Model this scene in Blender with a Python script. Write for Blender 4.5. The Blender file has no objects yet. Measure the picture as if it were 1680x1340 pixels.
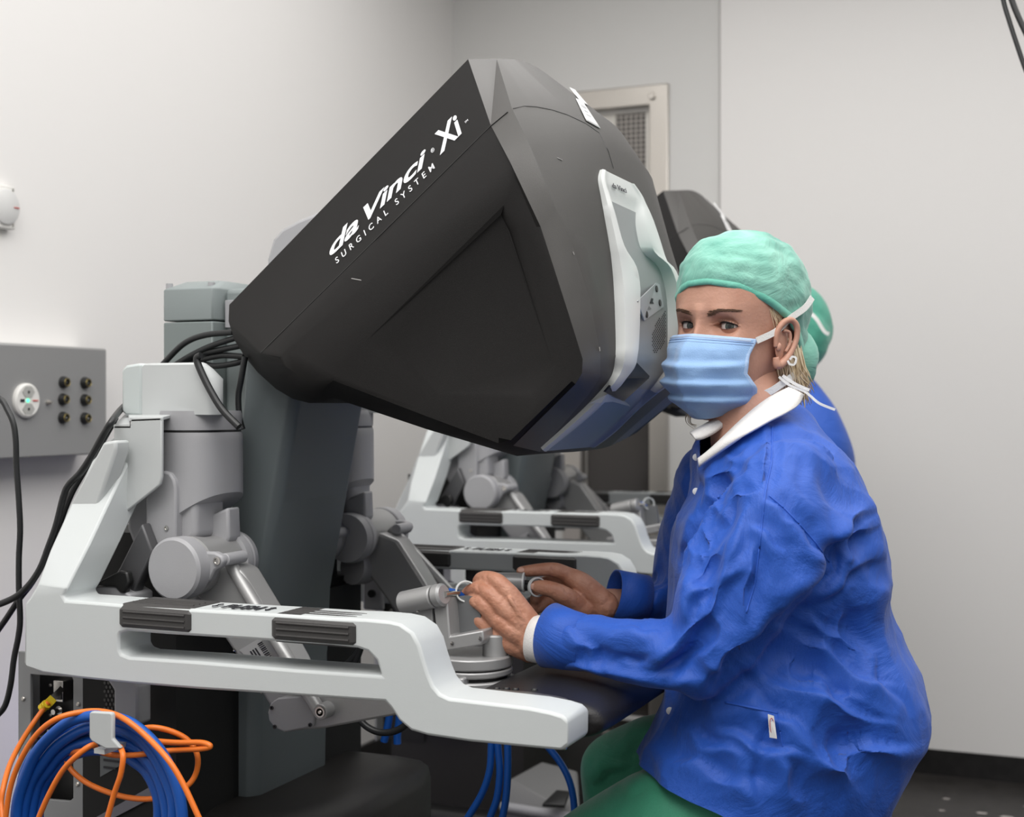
import bpy, bmesh, math, random
import numpy as np
from mathutils import Vector, Matrix, noise
from mathutils.bvhtree import BVHTree
random.seed(7)
SC = bpy.context.scene
COL = SC.collection
# ---------------------------------------------------------------- camera, world, lights
FPX, YAW, CH = 2240.0, math.radians(23), 1.10
CC, SS = math.cos(YAW), math.sin(YAW)
cam = bpy.data.cameras.new('camera'); cam.lens = FPX / 1680 * 36; cam.sensor_width = 36
cam.shift_y = -5 / 1680; cam.clip_start = 0.05
camo = bpy.data.objects.new('camera', cam); COL.objects.link(camo)
camo.location = (0, 0, CH); camo.rotation_euler = (math.pi / 2, 0, YAW)
cam.dof.use_dof = True; cam.dof.focus_distance = 1.78; cam.dof.aperture_fstop = 5.6
SC.camera = camo
SC.view_settings.view_transform = 'Standard'; SC.view_settings.look = 'None'
SC.view_settings.gamma = 1; SC.view_settings.exposure = 0.0
W = bpy.data.worlds.new('world'); SC.world = W; W.use_nodes = True
W.node_tree.nodes['Background'].inputs[0].default_value = (1.0, 0.985, 0.97, 1)
W.node_tree.nodes['Background'].inputs[1].default_value = 0.42

def area(name, loc, rot, sx, sy, power, color=(1, 1, 1)):
    l = bpy.data.lights.new(name, 'AREA'); l.shape = 'RECTANGLE'; l.size = sx; l.size_y = sy
    l.energy = power; l.color = color
    o = bpy.data.objects.new(name, l); COL.objects.link(o); o.location = loc; o.rotation_euler = rot
    return o
area('ceiling_panel_light', (-0.15, 1.2, 2.70), (0, 0, 0), 3.2, 4.6, 120, (1, 0.985, 0.965))
area('ceiling_panel_light', (-0.7, 0.2, 2.68), (0, 0, 0), 1.2, 1.2, 20, (1, 0.98, 0.95))
pl = bpy.data.lights.new('added_violet_glow', 'POINT'); pl.energy = 0.5; pl.color = (0.30, 0.22, 1.0); pl.shadow_soft_size = 0.05  # added for the violet tint low on the wall; no lamp seen there
plo = bpy.data.objects.new('added_violet_glow', pl); COL.objects.link(plo); plo.location = (-1.75, 2.3, 0.40)

# ---------------------------------------------------------------- maths
def ray(px, py):
    a = (px - 840) / FPX; b = (665 - py) / FPX
    return Vector((a * CC - SS, a * SS + CC, b))
CAM = Vector((0, 0, CH))
def PY(px, py, y): r = ray(px, py); return CAM + r * (y / r.y)
def PX(px, py, x): r = ray(px, py); return CAM + r * (x / r.x)
def PZ(px, py, z): r = ray(px, py); return CAM + r * ((z - CH) / r.z)
def PP(px, py, p0, n): r = ray(px, py); return CAM + r * ((p0 - CAM).dot(n) / r.dot(n))
RV, FV = Vector((CC, SS, 0)), Vector((-SS, CC, 0))
def proj(p):
    d = p - CAM; w = d.dot(FV); return 840 + FPX * d.dot(RV) / w, 665 - FPX * d.z / w, w

# ---------------------------------------------------------------- materials
MATS = {}
def mat(name, col, rough=.5, metal=0, bump=0, bscale=200, var=0, vscale=8, col2=None, coat=0, trans=0, sub=0, sheen=0, spec=None, emit=None):
    if name in MATS: return MATS[name]
    m = bpy.data.materials.new(name); m.use_nodes = True; nt = m.node_tree; b = nt.nodes['Principled BSDF']
    def s(k, v): b.inputs[k].default_value = v
    s('Base Color', (*col, 1)); s('Roughness', rough); s('Metallic', metal); s('Coat Weight', coat)
    s('Transmission Weight', trans); s('Subsurface Weight', sub)
    if sub: s('Subsurface Radius', (.01, .004, .002)); s('Subsurface Scale', .6)
    if sheen: s('Sheen Weight', sheen)
    if spec is not None: s('Specular IOR Level', spec)
    if emit: s('Emission Color', (*emit[0], 1)); s('Emission Strength', emit[1])
    tc = nt.nodes.new('ShaderNodeTexCoord')
    if var or col2:
        n = nt.nodes.new('ShaderNodeTexNoise'); n.inputs['Scale'].default_value = vscale; n.inputs['Detail'].default_value = 5
        nt.links.new(tc.outputs['Object'], n.inputs['Vector'])
        r = nt.nodes.new('ShaderNodeValToRGB'); r.color_ramp.elements[0].position = .35; r.color_ramp.elements[1].position = .65
        c2 = col2 or tuple(min(1, c * (1 + var)) for c in col)
        c1 = col if col2 else tuple(c * (1 - var) for c in col)
        r.color_ramp.elements[0].color = (*c1, 1); r.color_ramp.elements[1].color = (*c2, 1)
        nt.links.new(n.outputs['Fac'], r.inputs['Fac']); nt.links.new(r.outputs['Color'], b.inputs['Base Color'])
    if bump:
        n = nt.nodes.new('ShaderNodeTexNoise'); n.inputs['Scale'].default_value = bscale; n.inputs['Detail'].default_value = 3
        nt.links.new(tc.outputs['Object'], n.inputs['Vector'])
        bp = nt.nodes.new('ShaderNodeBump'); bp.inputs['Strength'].default_value = bump; bp.inputs['Distance'].default_value = .002
        nt.links.new(n.outputs['Fac'], bp.inputs['Height']); nt.links.new(bp.outputs['Normal'], b.inputs['Normal'])
    MATS[name] = m; return m
M_WALL = mat('white_wall_laminate', (.80, .785, .77), .45, bump=.05, bscale=60, spec=.35)
M_WALLB = mat('pale_grey_wall_laminate', (.66, .655, .64), .5, bump=.04, bscale=60, spec=.3)
M_SEAM = mat('wall_seam', (.30, .30, .31), .6)
M_FLOOR = mat('speckled_black_vinyl', (.012, .011, .011), .35, var=.3, vscale=40)
M_STEEL = mat('brushed_stainless_steel', (.55, .52, .48), .32, .9, bump=.05, bscale=300)
M_DOORP = mat('pale_steel_door_sheet', (.60, .58, .54), .4, .5)
M_DGLASS = mat('dark_glass', (.045, .04, .037), .22, 0, coat=.2)
M_WHITE = mat('white_powder_coat', (.58, .61, .61), .42, bump=.06, bscale=900)
M_LGREY = mat('light_grey_casting', (.36, .36, .375), .45, bump=.08, bscale=900)
M_LGREY2 = mat('light_grey_shell', (.50, .52, .52), .45, bump=.06, bscale=900)
M_ALU = mat('matte_aluminium', (.38, .38, .38), .38, .35, bump=.06, bscale=700)
M_CHROME = mat('polished_metal', (.62, .60, .57), .2, 1)
M_COLUMN = mat('grey_green_column_paint', (.13, .152, .158), .45, bump=.06, bscale=900)
M_TOWER = mat('slate_grey_shell', (.21, .24, .24), .5, bump=.05, bscale=900)
M_HOOD = mat('charcoal_hood_shell', (.0075, .0068, .0066), .6, bump=.12, bscale=1100, spec=.25)
M_HOODF = mat('warm_grey_hood_front', (.055, .052, .049), .55, bump=.12, bscale=1100)
M_STRIP = mat('satin_grey_hood_edge', (.075, .072, .069), .42, .1, bump=.1, bscale=1100)
M_BEZEL = mat('white_viewer_bezel', (.64, .66, .65), .35)
M_VPANEL = mat('grey_viewer_panel', (.32, .335, .34), .42, .2, bump=.08, bscale=900)
M_CHIN = mat('bluish_grey_chin_panel', (.30, .35, .44), .35, .2, bump=.06, bscale=900)
M_BLACK = mat('black_plastic', (.013, .013, .013), .4)
M_GRIP = mat('dark_rubber_grip', (.045, .043, .042), .55, bump=.1, bscale=600)
M_RUBBER = mat('black_cable_rubber', (.012, .013, .014), .42)
M_PAD = mat('black_armrest_vinyl', (.009, .008, .009), .45, bump=.2, bscale=500)
M_BASE = mat('black_base_shell', (.016, .0145, .0135), .5, bump=.1, bscale=900)
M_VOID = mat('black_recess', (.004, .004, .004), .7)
M_PRINTW = mat('white_print', (.75, .76, .78), .5)
M_PRINTK = mat('black_print', (.02, .02, .025), .5)
M_LABEL = mat('white_label', (.72, .72, .72), .5)
M_SLABEL = mat('silver_label', (.5, .5, .5), .4, .3)
M_ORANGE = mat('orange_cable_jacket', (.83, .19, .02), .42)
M_BLUE = mat('blue_cable_jacket', (.006, .09, .42), .38)
M_YELLOW = mat('yellow_plug', (.75, .55, .02), .4)
M_SOCKET = mat('white_socket_plastic', (.75, .74, .71), .35)
M_BOX = mat('satin_grey_metal_box', (.31, .31, .31), .42, .25, bump=.06, bscale=500)
M_GREENLED = mat('green_indicator', (.1, .8, .4), .4, emit=((.1, 1, .5), 1.5))
M_RED = mat('red_mark', (.5, .03, .02), .5)
M_BRASS = mat('brass_ring', (.45, .36, .14), .35, .7)

# ---------------------------------------------------------------- object helpers
def obj(name, bm, m, parent=None, smooth=40, bevel=0, bseg=2, mods=None):
    if isinstance(bm, bpy.types.Mesh): me = bm
    else:
        me = bpy.data.meshes.new(name)
        bm.to_mesh(me); bm.free()
    ms = m if isinstance(m, (list, tuple)) else [m]
    if not me.materials:
        for x in ms: me.materials.append(x)
    o = bpy.data.objects.new(name, me); COL.objects.link(o)
    if parent is not None:
        root = parent
        while root.parent: root = root.parent
        me.transform(Matrix.Translation(-root.location)); o.parent = parent
    else:
        bb = [v.co for v in me.vertices]
        c = Vector(((min(v.x for v in bb) + max(v.x for v in bb)) / 2, (min(v.y for v in bb) + max(v.y for v in bb)) / 2, min(v.z for v in bb)))
        me.transform(Matrix.Translation(-c)); o.location = c
    for p in me.polygons: p.use_smooth = bool(smooth)
    if smooth: me.set_sharp_from_angle(angle=math.radians(smooth))
    if bevel:
        b = o.modifiers.new('bevel', 'BEVEL'); b.width = bevel; b.segments = bseg; b.limit_method = 'ANGLE'; b.angle_limit = math.radians(35)
        b.harden_normals = False
        for p in me.polygons: p.use_smooth = True
        me.set_sharp_from_angle(angle=math.radians(75))
    return o
def thing(name, loc, label, cat, group=None):
    o = bpy.data.objects.new(name, None); COL.objects.link(o); o.location = loc; o.empty_display_size = .1
    return tag(o, label, cat, group)
def tag(o, label, cat, group=None, kind=None):
    o['label'] = label; o['category'] = cat
    if group: o['group'] = group
    if kind: o['kind'] = kind
    return o
def struct(name, bm, m, **k):
    o = obj(name, bm, m, **k); o['kind'] = 'structure'; return o
def B(): return bmesh.new()
def box(bm, a, b, mi=0):
    xs, ys, zs = zip(a, b)
    r = bmesh.ops.create_cube(bm, size=1)
    for v in r['verts']:
        v.co = Vector((xs[0] if v.co.x < 0 else xs[1], ys[0] if v.co.y < 0 else ys[1], zs[0] if v.co.z < 0 else zs[1]))
    bmesh.ops.recalc_face_normals(bm, faces=bm.faces[:])
    return r['verts']
def hull(bm, pts):
    vs = [bm.verts.new(p) for p in pts]
    bmesh.ops.convex_hull(bm, input=vs)
def prism(bm, pts, d, holes=()):
    """planar outline (with holes) pushed along d"""
    d = Vector(d); loops = [list(pts)] + [list(h) for h in holes]; edges = []
    for lp in loops:
        vs = [bm.verts.new(p) for p in lp]
        edges += [bm.edges.new((vs[i], vs[(i + 1) % len(vs)])) for i in range(len(vs))]
    if holes: fs = bmesh.ops.triangle_fill(bm, use_beauty=True, edges=edges)['geom']; fs = [f for f in fs if isinstance(f, bmesh.types.BMFace)]
    else: fs = [bm.faces.new([e.verts[0] for e in edges])] if False else [bm.faces.new([v for v in vs])]
    r = bmesh.ops.extrude_face_region(bm, geom=fs)
    for v in [g for g in r['geom'] if isinstance(g, bmesh.types.BMVert)]: v.co += d
    bmesh.ops.recalc_face_normals(bm, faces=bm.faces[:])
def basis(d):
    d = d.normalized(); u = Vector((0, 0, 1)) if abs(d.z) < .9 else Vector((1, 0, 0))
    a = d.cross(u).normalized(); return a, a.cross(d).normalized() * -1 if False else d.cross(a).normalized()
def rings(bm, rs, cap=True, close=False):
    vr = [[bm.verts.new(p) for p in r] for r in rs]; n = len(vr[0])
    m = len(vr) if close else len(vr) - 1
    for i in range(m):
        a, b = vr[i], vr[(i + 1) % len(vr)]
        for j in range(n): bm.faces.new((a[j], a[(j + 1) % n], b[(j + 1) % n], b[j]))
    if cap and not close:
        bm.faces.new(vr[0][::-1]); bm.faces.new(vr[-1])
    return vr
def lathe(bm, p0, d, prof, n=40):
    """prof: list of (distance along d, radius)"""
    d = Vector(d).normalized(); a, b = basis(d); rs = []
    for (s, r) in prof:
        r = max(r, 1e-5); rs.append([p0 + d * s + (a * math.cos(2 * math.pi * k / n) + b * math.sin(2 * math.pi * k / n)) * r for k in range(n)])
    rings(bm, rs); bmesh.ops.recalc_face_normals(bm, faces=bm.faces[:])
def cyl(bm, p0, p1, r, r1=None, n=32, ch=0):
    r1 = r if r1 is None else r1; L = (p1 - p0).length
    if ch: lathe(bm, p0, p1 - p0, [(0, r - ch), (ch, r), (L - ch, r1), (L, r1 - ch)], n)
    else: lathe(bm, p0, p1 - p0, [(0, r), (L, r1)], n)
def catmull(P, sub=8, closed=False):
    P = [Vector(p) for p in P]; out = []; n = len(P)
    rng = range(n) if closed else range(n - 1)
    for i in rng:
        if closed: p0, p1, p2, p3 = P[i - 1], P[i], P[(i + 1) % n], P[(i + 2) % n]
        else: p0, p1, p2, p3 = P[max(i - 1, 0)], P[i], P[i + 1], P[min(i + 2, n - 1)]
        for k in range(sub):
            t = k / sub
            out.append(.5 * ((2 * p1) + (p2 - p0) * t + (2 * p0 - 5 * p1 + 4 * p2 - p3) * t * t + (3 * p1 - p0 - 3 * p2 + p3) * t ** 3))
    if not closed: out.append(P[-1])
    return out
def tube(bm, P, r, n=12, sub=8, closed=False, smooth=True, flat=None):
    pts = catmull(P, sub, closed) if smooth else [Vector(p) for p in P]
    N = len(pts); rad = r if callable(r) else (lambda t: r)
    if isinstance(r, (list, tuple)):
        rad = lambda t: float(np.interp(t, np.linspace(0, 1, len(r)), r))
    up = None; rs = []
    for i, p in enumerate(pts):
        t = (pts[(i + 1) % N] - pts[i - 1]) if closed else (pts[min(i + 1, N - 1)] - pts[max(i - 1, 0)])
        t.normalize()
        if up is None: up, _ = basis(t)
        up = (up - t * up.dot(t)).normalized(); side = t.cross(up)
        R = rad(i / max(1, N - 1)); f = flat or 1
        rs.append([p + (up * math.cos(2 * math.pi * k / n) * f + side * math.sin(2 * math.pi * k / n)) * R for k in range(n)])
    rings(bm, rs, close=closed)
    bmesh.ops.recalc_face_normals(bm, faces=bm.faces[:])
def capsules(bm, P, R, n=16, sub=5):
    """rounded, tapering limb through the joints P"""
    pts = catmull(P, sub); N = len(pts); rr = [float(np.interp(i, np.linspace(0, N - 1, len(R)), R)) for i in range(N)]
    d0 = (pts[0] - pts[1]).normalized(); d1 = (pts[-1] - pts[-2]).normalized()
    pre = [(pts[0] + d0 * rr[0] * math.sin(a), rr[0] * math.cos(a)) for a in (1.35, .95, .5)]
    post = [(pts[-1] + d1 * rr[-1] * math.sin(a), rr[-1] * math.cos(a)) for a in (.5, .95, 1.35)]
    seq = pre + list(zip(pts, rr)) + post; up = None; rs = []
    for i, (p, r) in enumerate(seq):
        t = (seq[min(i + 1, len(seq) - 1)][0] - seq[max(i - 1, 0)][0]).normalized()
        if up is None: up, _ = basis(t)
        up = (up - t * up.dot(t)).normalized(); side = t.cross(up)
        rs.append([p + (up * math.cos(2 * math.pi * k / n) + side * math.sin(2 * math.pi * k / n)) * r for k in range(n)])
    rings(bm, rs); bmesh.ops.recalc_face_normals(bm, faces=bm.faces[:])
def ellipsoid(bm, c, ax, ay, az, n=24):
    """ax, ay, az are half-axis vectors"""
    r = bmesh.ops.create_uvsphere(bm, u_segments=n, v_segments=n // 2, radius=1)
    for v in r['verts']: v.co = c + ax * v.co.x + ay * v.co.y + az * v.co.z
def voxel(bm, size, smooth=8, fac=.5):
    me = bpy.data.meshes.new('tmp'); bm.to_mesh(me); bm.free()
    o = bpy.data.objects.new('tmp', me); COL.objects.link(o)
    r = o.modifiers.new('r', 'REMESH'); r.mode = 'VOXEL'; r.voxel_size = size
    if smooth: s = o.modifiers.new('s', 'SMOOTH'); s.iterations = smooth; s.factor = fac
    dg = bpy.context.evaluated_depsgraph_get(); out = bpy.data.meshes.new_from_object(o.evaluated_get(dg))
    bpy.data.objects.remove(o); return out
def text(name, s, p0, xdir, updir, m, parent, cap=None, width=None, bold=0, extrude=.0003, shear=0, spacing=1, lift=.0006):
    """lettering on a surface: p0 baseline start, xdir reading direction, updir letter height direction"""
    cu = bpy.data.curves.new(name, 'FONT'); cu.body = s; cu.size = 1; cu.offset = bold; cu.shear = shear; cu.space_character = spacing
    cu.resolution_u = 5; cu.extrude = .01
    o = bpy.data.objects.new('tmp', cu); COL.objects.link(o)
    dg = bpy.context.evaluated_depsgraph_get(); me = bpy.data.meshes.new_from_object(o.evaluated_get(dg)); bpy.data.objects.remove(o)
    xs = [v.co.x for v in me.vertices]; x0, x1 = min(xs), max(xs); capu = .72
    X = Vector(xdir).normalized(); U = Vector(updir); Nn = X.cross(U.normalized()).normalized()
    if cap is None: cap = U.length
    U = U.normalized() * cap / capu; sx = (width / (x1 - x0)) if width else cap / capu
    for v in me.vertices:
        c = v.co.copy(); v.co = p0 + X * (c.x - x0) * sx + U * c.y + Nn * (lift + extrude * (c.z / .01))
    return obj(name, me, m, parent, smooth=0)
# ---------------------------------------------------------------- room
XL, YB = -2.03, 4.26
YC = 1.815                                     # centre line of the near console
bm = B(); box(bm, (XL - .1, -1.5, 0), (XL, YB + .1, 2.75)); struct('wall_left', bm, M_WALL)
pd0, pd1 = PY(700, 600, YB), PY(1098, 137, YB)  # door opening
doorX0, doorX1, doorZ = -1.62, pd1.x, pd1.z
xs = PY(1182, 600, YB).x
def wall_piece(name, x0, x1, z0, z1, m): 
    bm = B(); box(bm, (x0, YB, z0), (x1, YB + .1, z1)); return struct(name, bm, m)
bm = B()
o = [Vector((XL, YB, .07)), Vector((xs - .003, YB, .07)), Vector((xs - .003, YB, 2.75)), Vector((XL, YB, 2.75))]
h = [Vector((doorX0, YB, .08)), Vector((doorX1, YB, .08)), Vector((doorX1, YB, doorZ)), Vector((doorX0, YB, doorZ))]
prism(bm, o, (0, .1, 0), [h]); struct('wall_back', bm, M_WALLB)
bm = B(); box(bm, (xs + .003, YB - .02, .07), (3.2, YB + .08, 2.75)); struct('wall_back_panel', bm, M_WALL, bevel=.004)
bm = B(); box(bm, (xs - .01, YB + .01, .07), (xs + .01, YB + .09, 2.75)); struct('trim_1', bm, M_SEAM)
bm = B(); box(bm, (-2.13, -1.5, -.05), (3.2, YB + .1, 0)); struct('floor', bm, mat('speckled_black_floor', (.016, .014, .013), .4, col2=(.03, .027, .025), vscale=30))
bm = B(); box(bm, (-2.13, -1.5, 2.75), (3.2, YB + .1, 2.8)); struct('ceiling', bm, M_WALL)
bm = B(); box(bm, (doorX1 + .02, YB - .022, 0), (3.2, YB + .04, .075)); struct('baseboard_back', bm, M_FLOOR)
bm = B(); box(bm, (XL, -1.5, 0), (XL + .012, YB, .075)); struct('baseboard_left', bm, M_FLOOR)
# light flecks in the dark floor
rnd = random.Random(3); bm = B()
for i in range(220):
    x = rnd.uniform(-.4, 1.6); y = rnd.uniform(2.9, 4.2); r = rnd.uniform(.005, .014)
    vs = [bm.verts.new((x + r * 1.6 * math.cos(a + i), y + r * math.sin(a + i), .0008)) for a in (0, 1.3, 2.4, 3.5, 4.9)]
    bm.faces.new(vs)
fl = struct('floor_flecks', bm, mat('pale_fleck', (.45, .42, .4), .5), smooth=0)
# door
door = bpy.data.objects.new('door_1', None); COL.objects.link(door); door.location = ((doorX0 + doorX1) / 2, YB, 0); door['kind'] = 'structure'
fw = .065
bm = B()
o = [Vector((doorX0, YB - .012, 0)), Vector((doorX1, YB - .012, 0)), Vector((doorX1, YB - .012, doorZ)), Vector((doorX0, YB - .012, doorZ))]
h = [Vector((doorX0 + fw, YB - .012, .0)), Vector((doorX1 - fw, YB - .012, .0)), Vector((doorX1 - fw, YB - .012, doorZ - fw)), Vector((doorX0 + fw, YB - .012, doorZ - fw))]
h[0].z = h[1].z = .03
prism(bm, o, (0, .09, 0), [h]); obj('door_frame', bm, M_STEEL, door, bevel=.004)
lx0, lx1, lz1 = doorX0 + fw + .006, doorX1 - fw - .006, doorZ - fw - .008
g0, g1 = PY(960, 190, YB + .03), PY(1058, 184, YB + .03)
gx0, gx1, gz0, gz1 = lx0 + .10, g1.x, 1.60, g1.z
bm = B(); box(bm, (lx0, YB + .035, 1.25), (lx1, YB + .07, lz1)); obj('door_leaf', bm, M_DOORP, door, bevel=.003)
bm = B()
yy = YB + .034
box(bm, (gx0, yy - .001, gz0), (gx1, yy + .002, gz1)); obj('vent_backing', bm, mat('dark_vent_backing', (.05, .047, .045), .6), door)
bm = B(); n = 0
z = gz0; row = 0
while z < gz1 - .004:
    box(bm, (gx0, yy - .004, z), (gx1, yy - .001, z + .006)); z += .016; row += 1
x = gx0
while x < gx1 - .004:
    box(bm, (x, yy - .005, gz0), (x + .006, yy - .001, gz1)); x += .017
obj('vent_grille', bm, mat('vent_mesh_metal', (.30, .28, .26), .45, .6), door, smooth=0)
bm = B(); box(bm, (lx0, YB + .03, .03), (lx1 - .0, YB + .06, 1.25)); obj('door_glass', bm, M_DGLASS, door, bevel=.003)
sx = PY(1084, 760, YB).x
bm = B(); box(bm, (sx - .008, YB + .02, .03), (sx + .004, YB + .034, 1.25)); obj('door_seal', bm, M_BLACK, door)
bm = B(); box(bm, (sx + .012, YB + .022, .03), (lx1, YB + .05, 1.25)); obj('door_stile', bm, mat('dark_steel_stile', (.09, .085, .08), .35, .7), door)
p = PY(1070, 158, YB - .01); bm = B(); cyl(bm, p + Vector((0, .02, 0)), p + Vector((0, -.012, 0)), .012, n=16, ch=.002); obj('door_stop', bm, M_STEEL, door)

# wall power box
WX = -1.95
a, b_ = PX(175, 573, WX), PX(-60, 753, WX)
y0 = PX(-60, 600, WX).y; y1 = a.y; zt = PX(175, 573, WX).z; zb = PX(100, 748, WX).z
box_t = thing('power_supply_box', (WX, (y0 + y1) / 2, zb), 'grey metal wall box with round socket and six black banana sockets', 'wall box')
bm = B(); box(bm, (XL, y0, zb), (WX, y1, zt)); obj('housing', bm, M_BOX, box_t, bevel=.003)
bm = B(); box(bm, (XL + .002, y0, zt), (WX - .004, y1, zt + .002)); obj('lid', bm, mat('light_lid_edge', (.62, .62, .61), .4, .3), box_t)
def wallp(px, py, off=0): p = PX(px, py, WX); p.x += off; return p
c = wallp(41, 657); r = .0345; bm = B(); lathe(bm, c, (1, 0, 0), [(0, r), (.006, r), (.009, r - .004), (.0085, r - .008), (.0, r - .008)][:4], 48)
sk = obj('round_socket', bm, M_SOCKET, box_t)
for s_ in (1, -1):
    bm = B(); q = c + Vector((.0088, 0, .017 * s_))
    vs = [q + Vector((0, math.cos(t) * .017, math.sin(t) * .0125)) for t in np.linspace(0, 2 * math.pi, 6, endpoint=False)]
    prism(bm, vs, (.0008, 0, 0)); obj('plug_recess', bm, mat('socket_recess', (.42, .42, .40), .4), sk, smooth=0)
    bm = B(); cyl(bm, q, q + Vector((.0018, 0, 0)), .0026, n=12); obj('pin_hole', bm, M_BLACK, sk)
bm = B(); cyl(bm, c + Vector((.008, -.002, 0)), c + Vector((.0105, -.002, 0)), .0035, n=12); obj('indicator', bm, M_GREENLED, sk)
bm = B(); box(bm, c + Vector((.008, .012, -.0012)), c + Vector((.0098, .027, .0012))); obj('red_mark', bm, M_RED, sk)
bm = B(); box(bm, c + Vector((.008, -.022, -.003)), c + Vector((.0096, -.011, .003))); obj('print_mark', bm, M_PRINTK, sk)
for (px, py) in ((103, 627), (138, 628), (102, 655), (138, 656), (102, 685), (138, 686)):
    c = wallp(px, py); bm = B(); lathe(bm, c, (1, 0, 0), [(0, .0125), (.004, .0125), (.010, .0095), (.012, .0095), (.012, .006), (.006, .006)], 28)
    s_ = obj('banana_socket', bm, M_BLACK, box_t)
    bm = B(); cyl(bm, c + Vector((.004, 0, 0)), c + Vector((.011, 0, 0)), .0022, n=12); obj('pin', bm, M_CHROME, s_)
    bm = B(); bmesh.ops.create_circle
    tube(bm, [c + Vector((.0125, math.cos(t) * .0078, math.sin(t) * .0078)) for t in np.linspace(0, 2 * math.pi, 24, endpoint=False)], .0006, n=6, closed=True, smooth=False)
    obj('ring', bm, M_BRASS, s_)
c = wallp(78, 660); bm = B(); lathe(bm, c, (1, 0, 0), [(0, .005), (.004, .005), (.009, .003), (.012, .003)], 16); obj('screw', bm, M_STEEL, box_t)

# switch plate at the far left of the wall
p0, p1 = PX(-14, 302, XL), PX(13, 378, XL)
t = thing('wall_dial_plate', (XL, (p0.y + p1.y) / 2, p1.z), 'white square plate with round dial high on the left wall', 'wall plate')
bm = B(); box(bm, (XL, p0.y, p1.z), (XL + .02, p1.y, p0.z)); obj('plate', bm, M_SOCKET, t, bevel=.003)
cc = Vector((XL + .02, (p0.y + p1.y) / 2 - .006, (p0.z + p1.z) / 2)); bm = B(); lathe(bm, cc, (1, 0, 0), [(0, .036), (.004, .036), (.006, .033)], 40)
obj('dial', bm, mat('dial_plastic', (.66, .66, .65), .4), t)
bm = B(); box(bm, cc + Vector((.005, .018, -.001)), cc + Vector((.0075, .032, .001))); obj('dial_mark', bm, M_RED, t)
for zz in (p0.z - .008, p1.z + .008):
    bm = B(); box(bm, (XL + .02, p1.y - .009, zz - .003), (XL + .021, p1.y - .006, zz + .003)); obj('clip_slot', bm, mat('slot_grey', (.2, .19, .17), .5), t)

# ---------------------------------------------------------------- the console
con = thing('surgeon_console', (-1.15, YC, 0), 'robot surgery console nearest the camera with dark slanted viewer hood and white arm rails', 'surgical console', 'surgeon consoles')
def mir(p): return Vector((p[0], 2 * YC - p[1], p[2]))
# --- hood
q = PY
lp0, lp1, lp2 = q(768, 97, 1.66), q(375, 500, 1.66), q(805, 205, 1.59)
ln = (lp1 - lp0).cross(lp2 - lp0).normalized()
if ln.y > 0: ln = -ln
def LP(px, py): return PP(px, py, lp0, ln)
Yn = 1.56
R0 = [q(840, 178, 1.585), q(870, 240, 1.56), q(912, 343, 1.565), q(941, 407, 1.575), q(968, 492, 1.59), q(985, 581, 1.60), q(985, 618, 1.62), q(965, 648, 1.64), q(885, 741, 1.67),
      q(848, 748, 1.65), q(700, 704, 1.610), q(545, 652, 1.610), q(530, 658, 1.620), q(507, 661, 1.630), q(480, 654, 1.640), q(453, 638, 1.660), q(423, 611, 1.660),
      q(403, 587, 1.680), q(384, 557, 1.680), q(375, 527, 1.680), q(376, 500, 1.670), q(572, 298, 1.660), q(768, 97, 1.660), q(815, 97, 1.690)]
R1 = [LP(805, 205), q(838, 268, 1.55), q(887, 372, Yn), q(909, 440, Yn), q(933, 515, Yn), q(956, 589, Yn), q(955, 612, Yn), q(944, 630, Yn), q(842, 731, 1.585),
      q(818, 727, Yn), q(690, 679, Yn), q(547, 624, Yn), q(527, 638, 1.570), q(503, 641, 1.575), q(478, 634, 1.580), q(455, 616, 1.590), q(437, 597, 1.595),
      q(426, 584, 1.605), LP(424, 580), LP(427, 575), LP(440, 566), LP(620, 388), LP(805, 205), LP(805, 205)]
R2 = [q(842, 270, Yn), q(846, 292, Yn), q(880, 372, Yn), q(902, 440, Yn), q(926, 515, Yn), q(948, 589, Yn), q(947, 610, Yn), q(938, 625, Yn), q(838, 722, Yn),
      q(818, 718, Yn), q(690, 671, Yn), q(552, 617, Yn), q(530, 622, Yn), q(508, 622, Yn), q(488, 614, Yn), q(470, 602, Yn), q(462, 595, Yn),
      q(460, 590, Yn), q(460, 585, Yn), q(462, 580, Yn), q(472, 572, Yn), q(652, 424, Yn), q(842, 270, Yn), q(842, 270, Yn)]
rec_o = [q(600, 560, Yn), q(827, 336, Yn), q(852, 372, Yn), q(922, 592, Yn), q(880, 655, Yn), q(720, 650, Yn)]
rec_i = [q(640, 560, Yn + .0003), q(822, 352, Yn + .010), q(836, 380, Yn + .014), q(905, 590, Yn + .014), q(868, 645, Yn + .002), q(722, 645, Yn + .0003)]
NB = len(R0)
bulge = {22: (.0, .012), 23: (.012, .014), 0: (.042, .030), 1: (.045, .026), 2: (.03, .016), 3: (.018, .008), 4: (.008, .002), 5: (.004, 0), 6: (.004, -.002), 7: (.004, -.004), 8: (.002, -.004)}
def ringY(u):
    """R0 carried across the width, u = 0 near ... 1 far"""
    out = []
    for i, p in enumerate(R0):
        y = p.y + (2 * YC - 2 * p.y) * u; b = bulge.get(i, (0, 0)); k = (1 - abs(2 * u - 1) ** 2.4)
        out.append(Vector((p.x + b[0] * k, y, p.z + b[1] * k)))
    return out
us = [i / 14 for i in range(15)]
mid = [ringY(u) for u in us]
bm = B()
allr = [R2, R1] + mid + [[mir(p) for p in R1], [mir(p) for p in R2]]
vr = [[bm.verts.new(p) for p in r] for r in allr]
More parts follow.
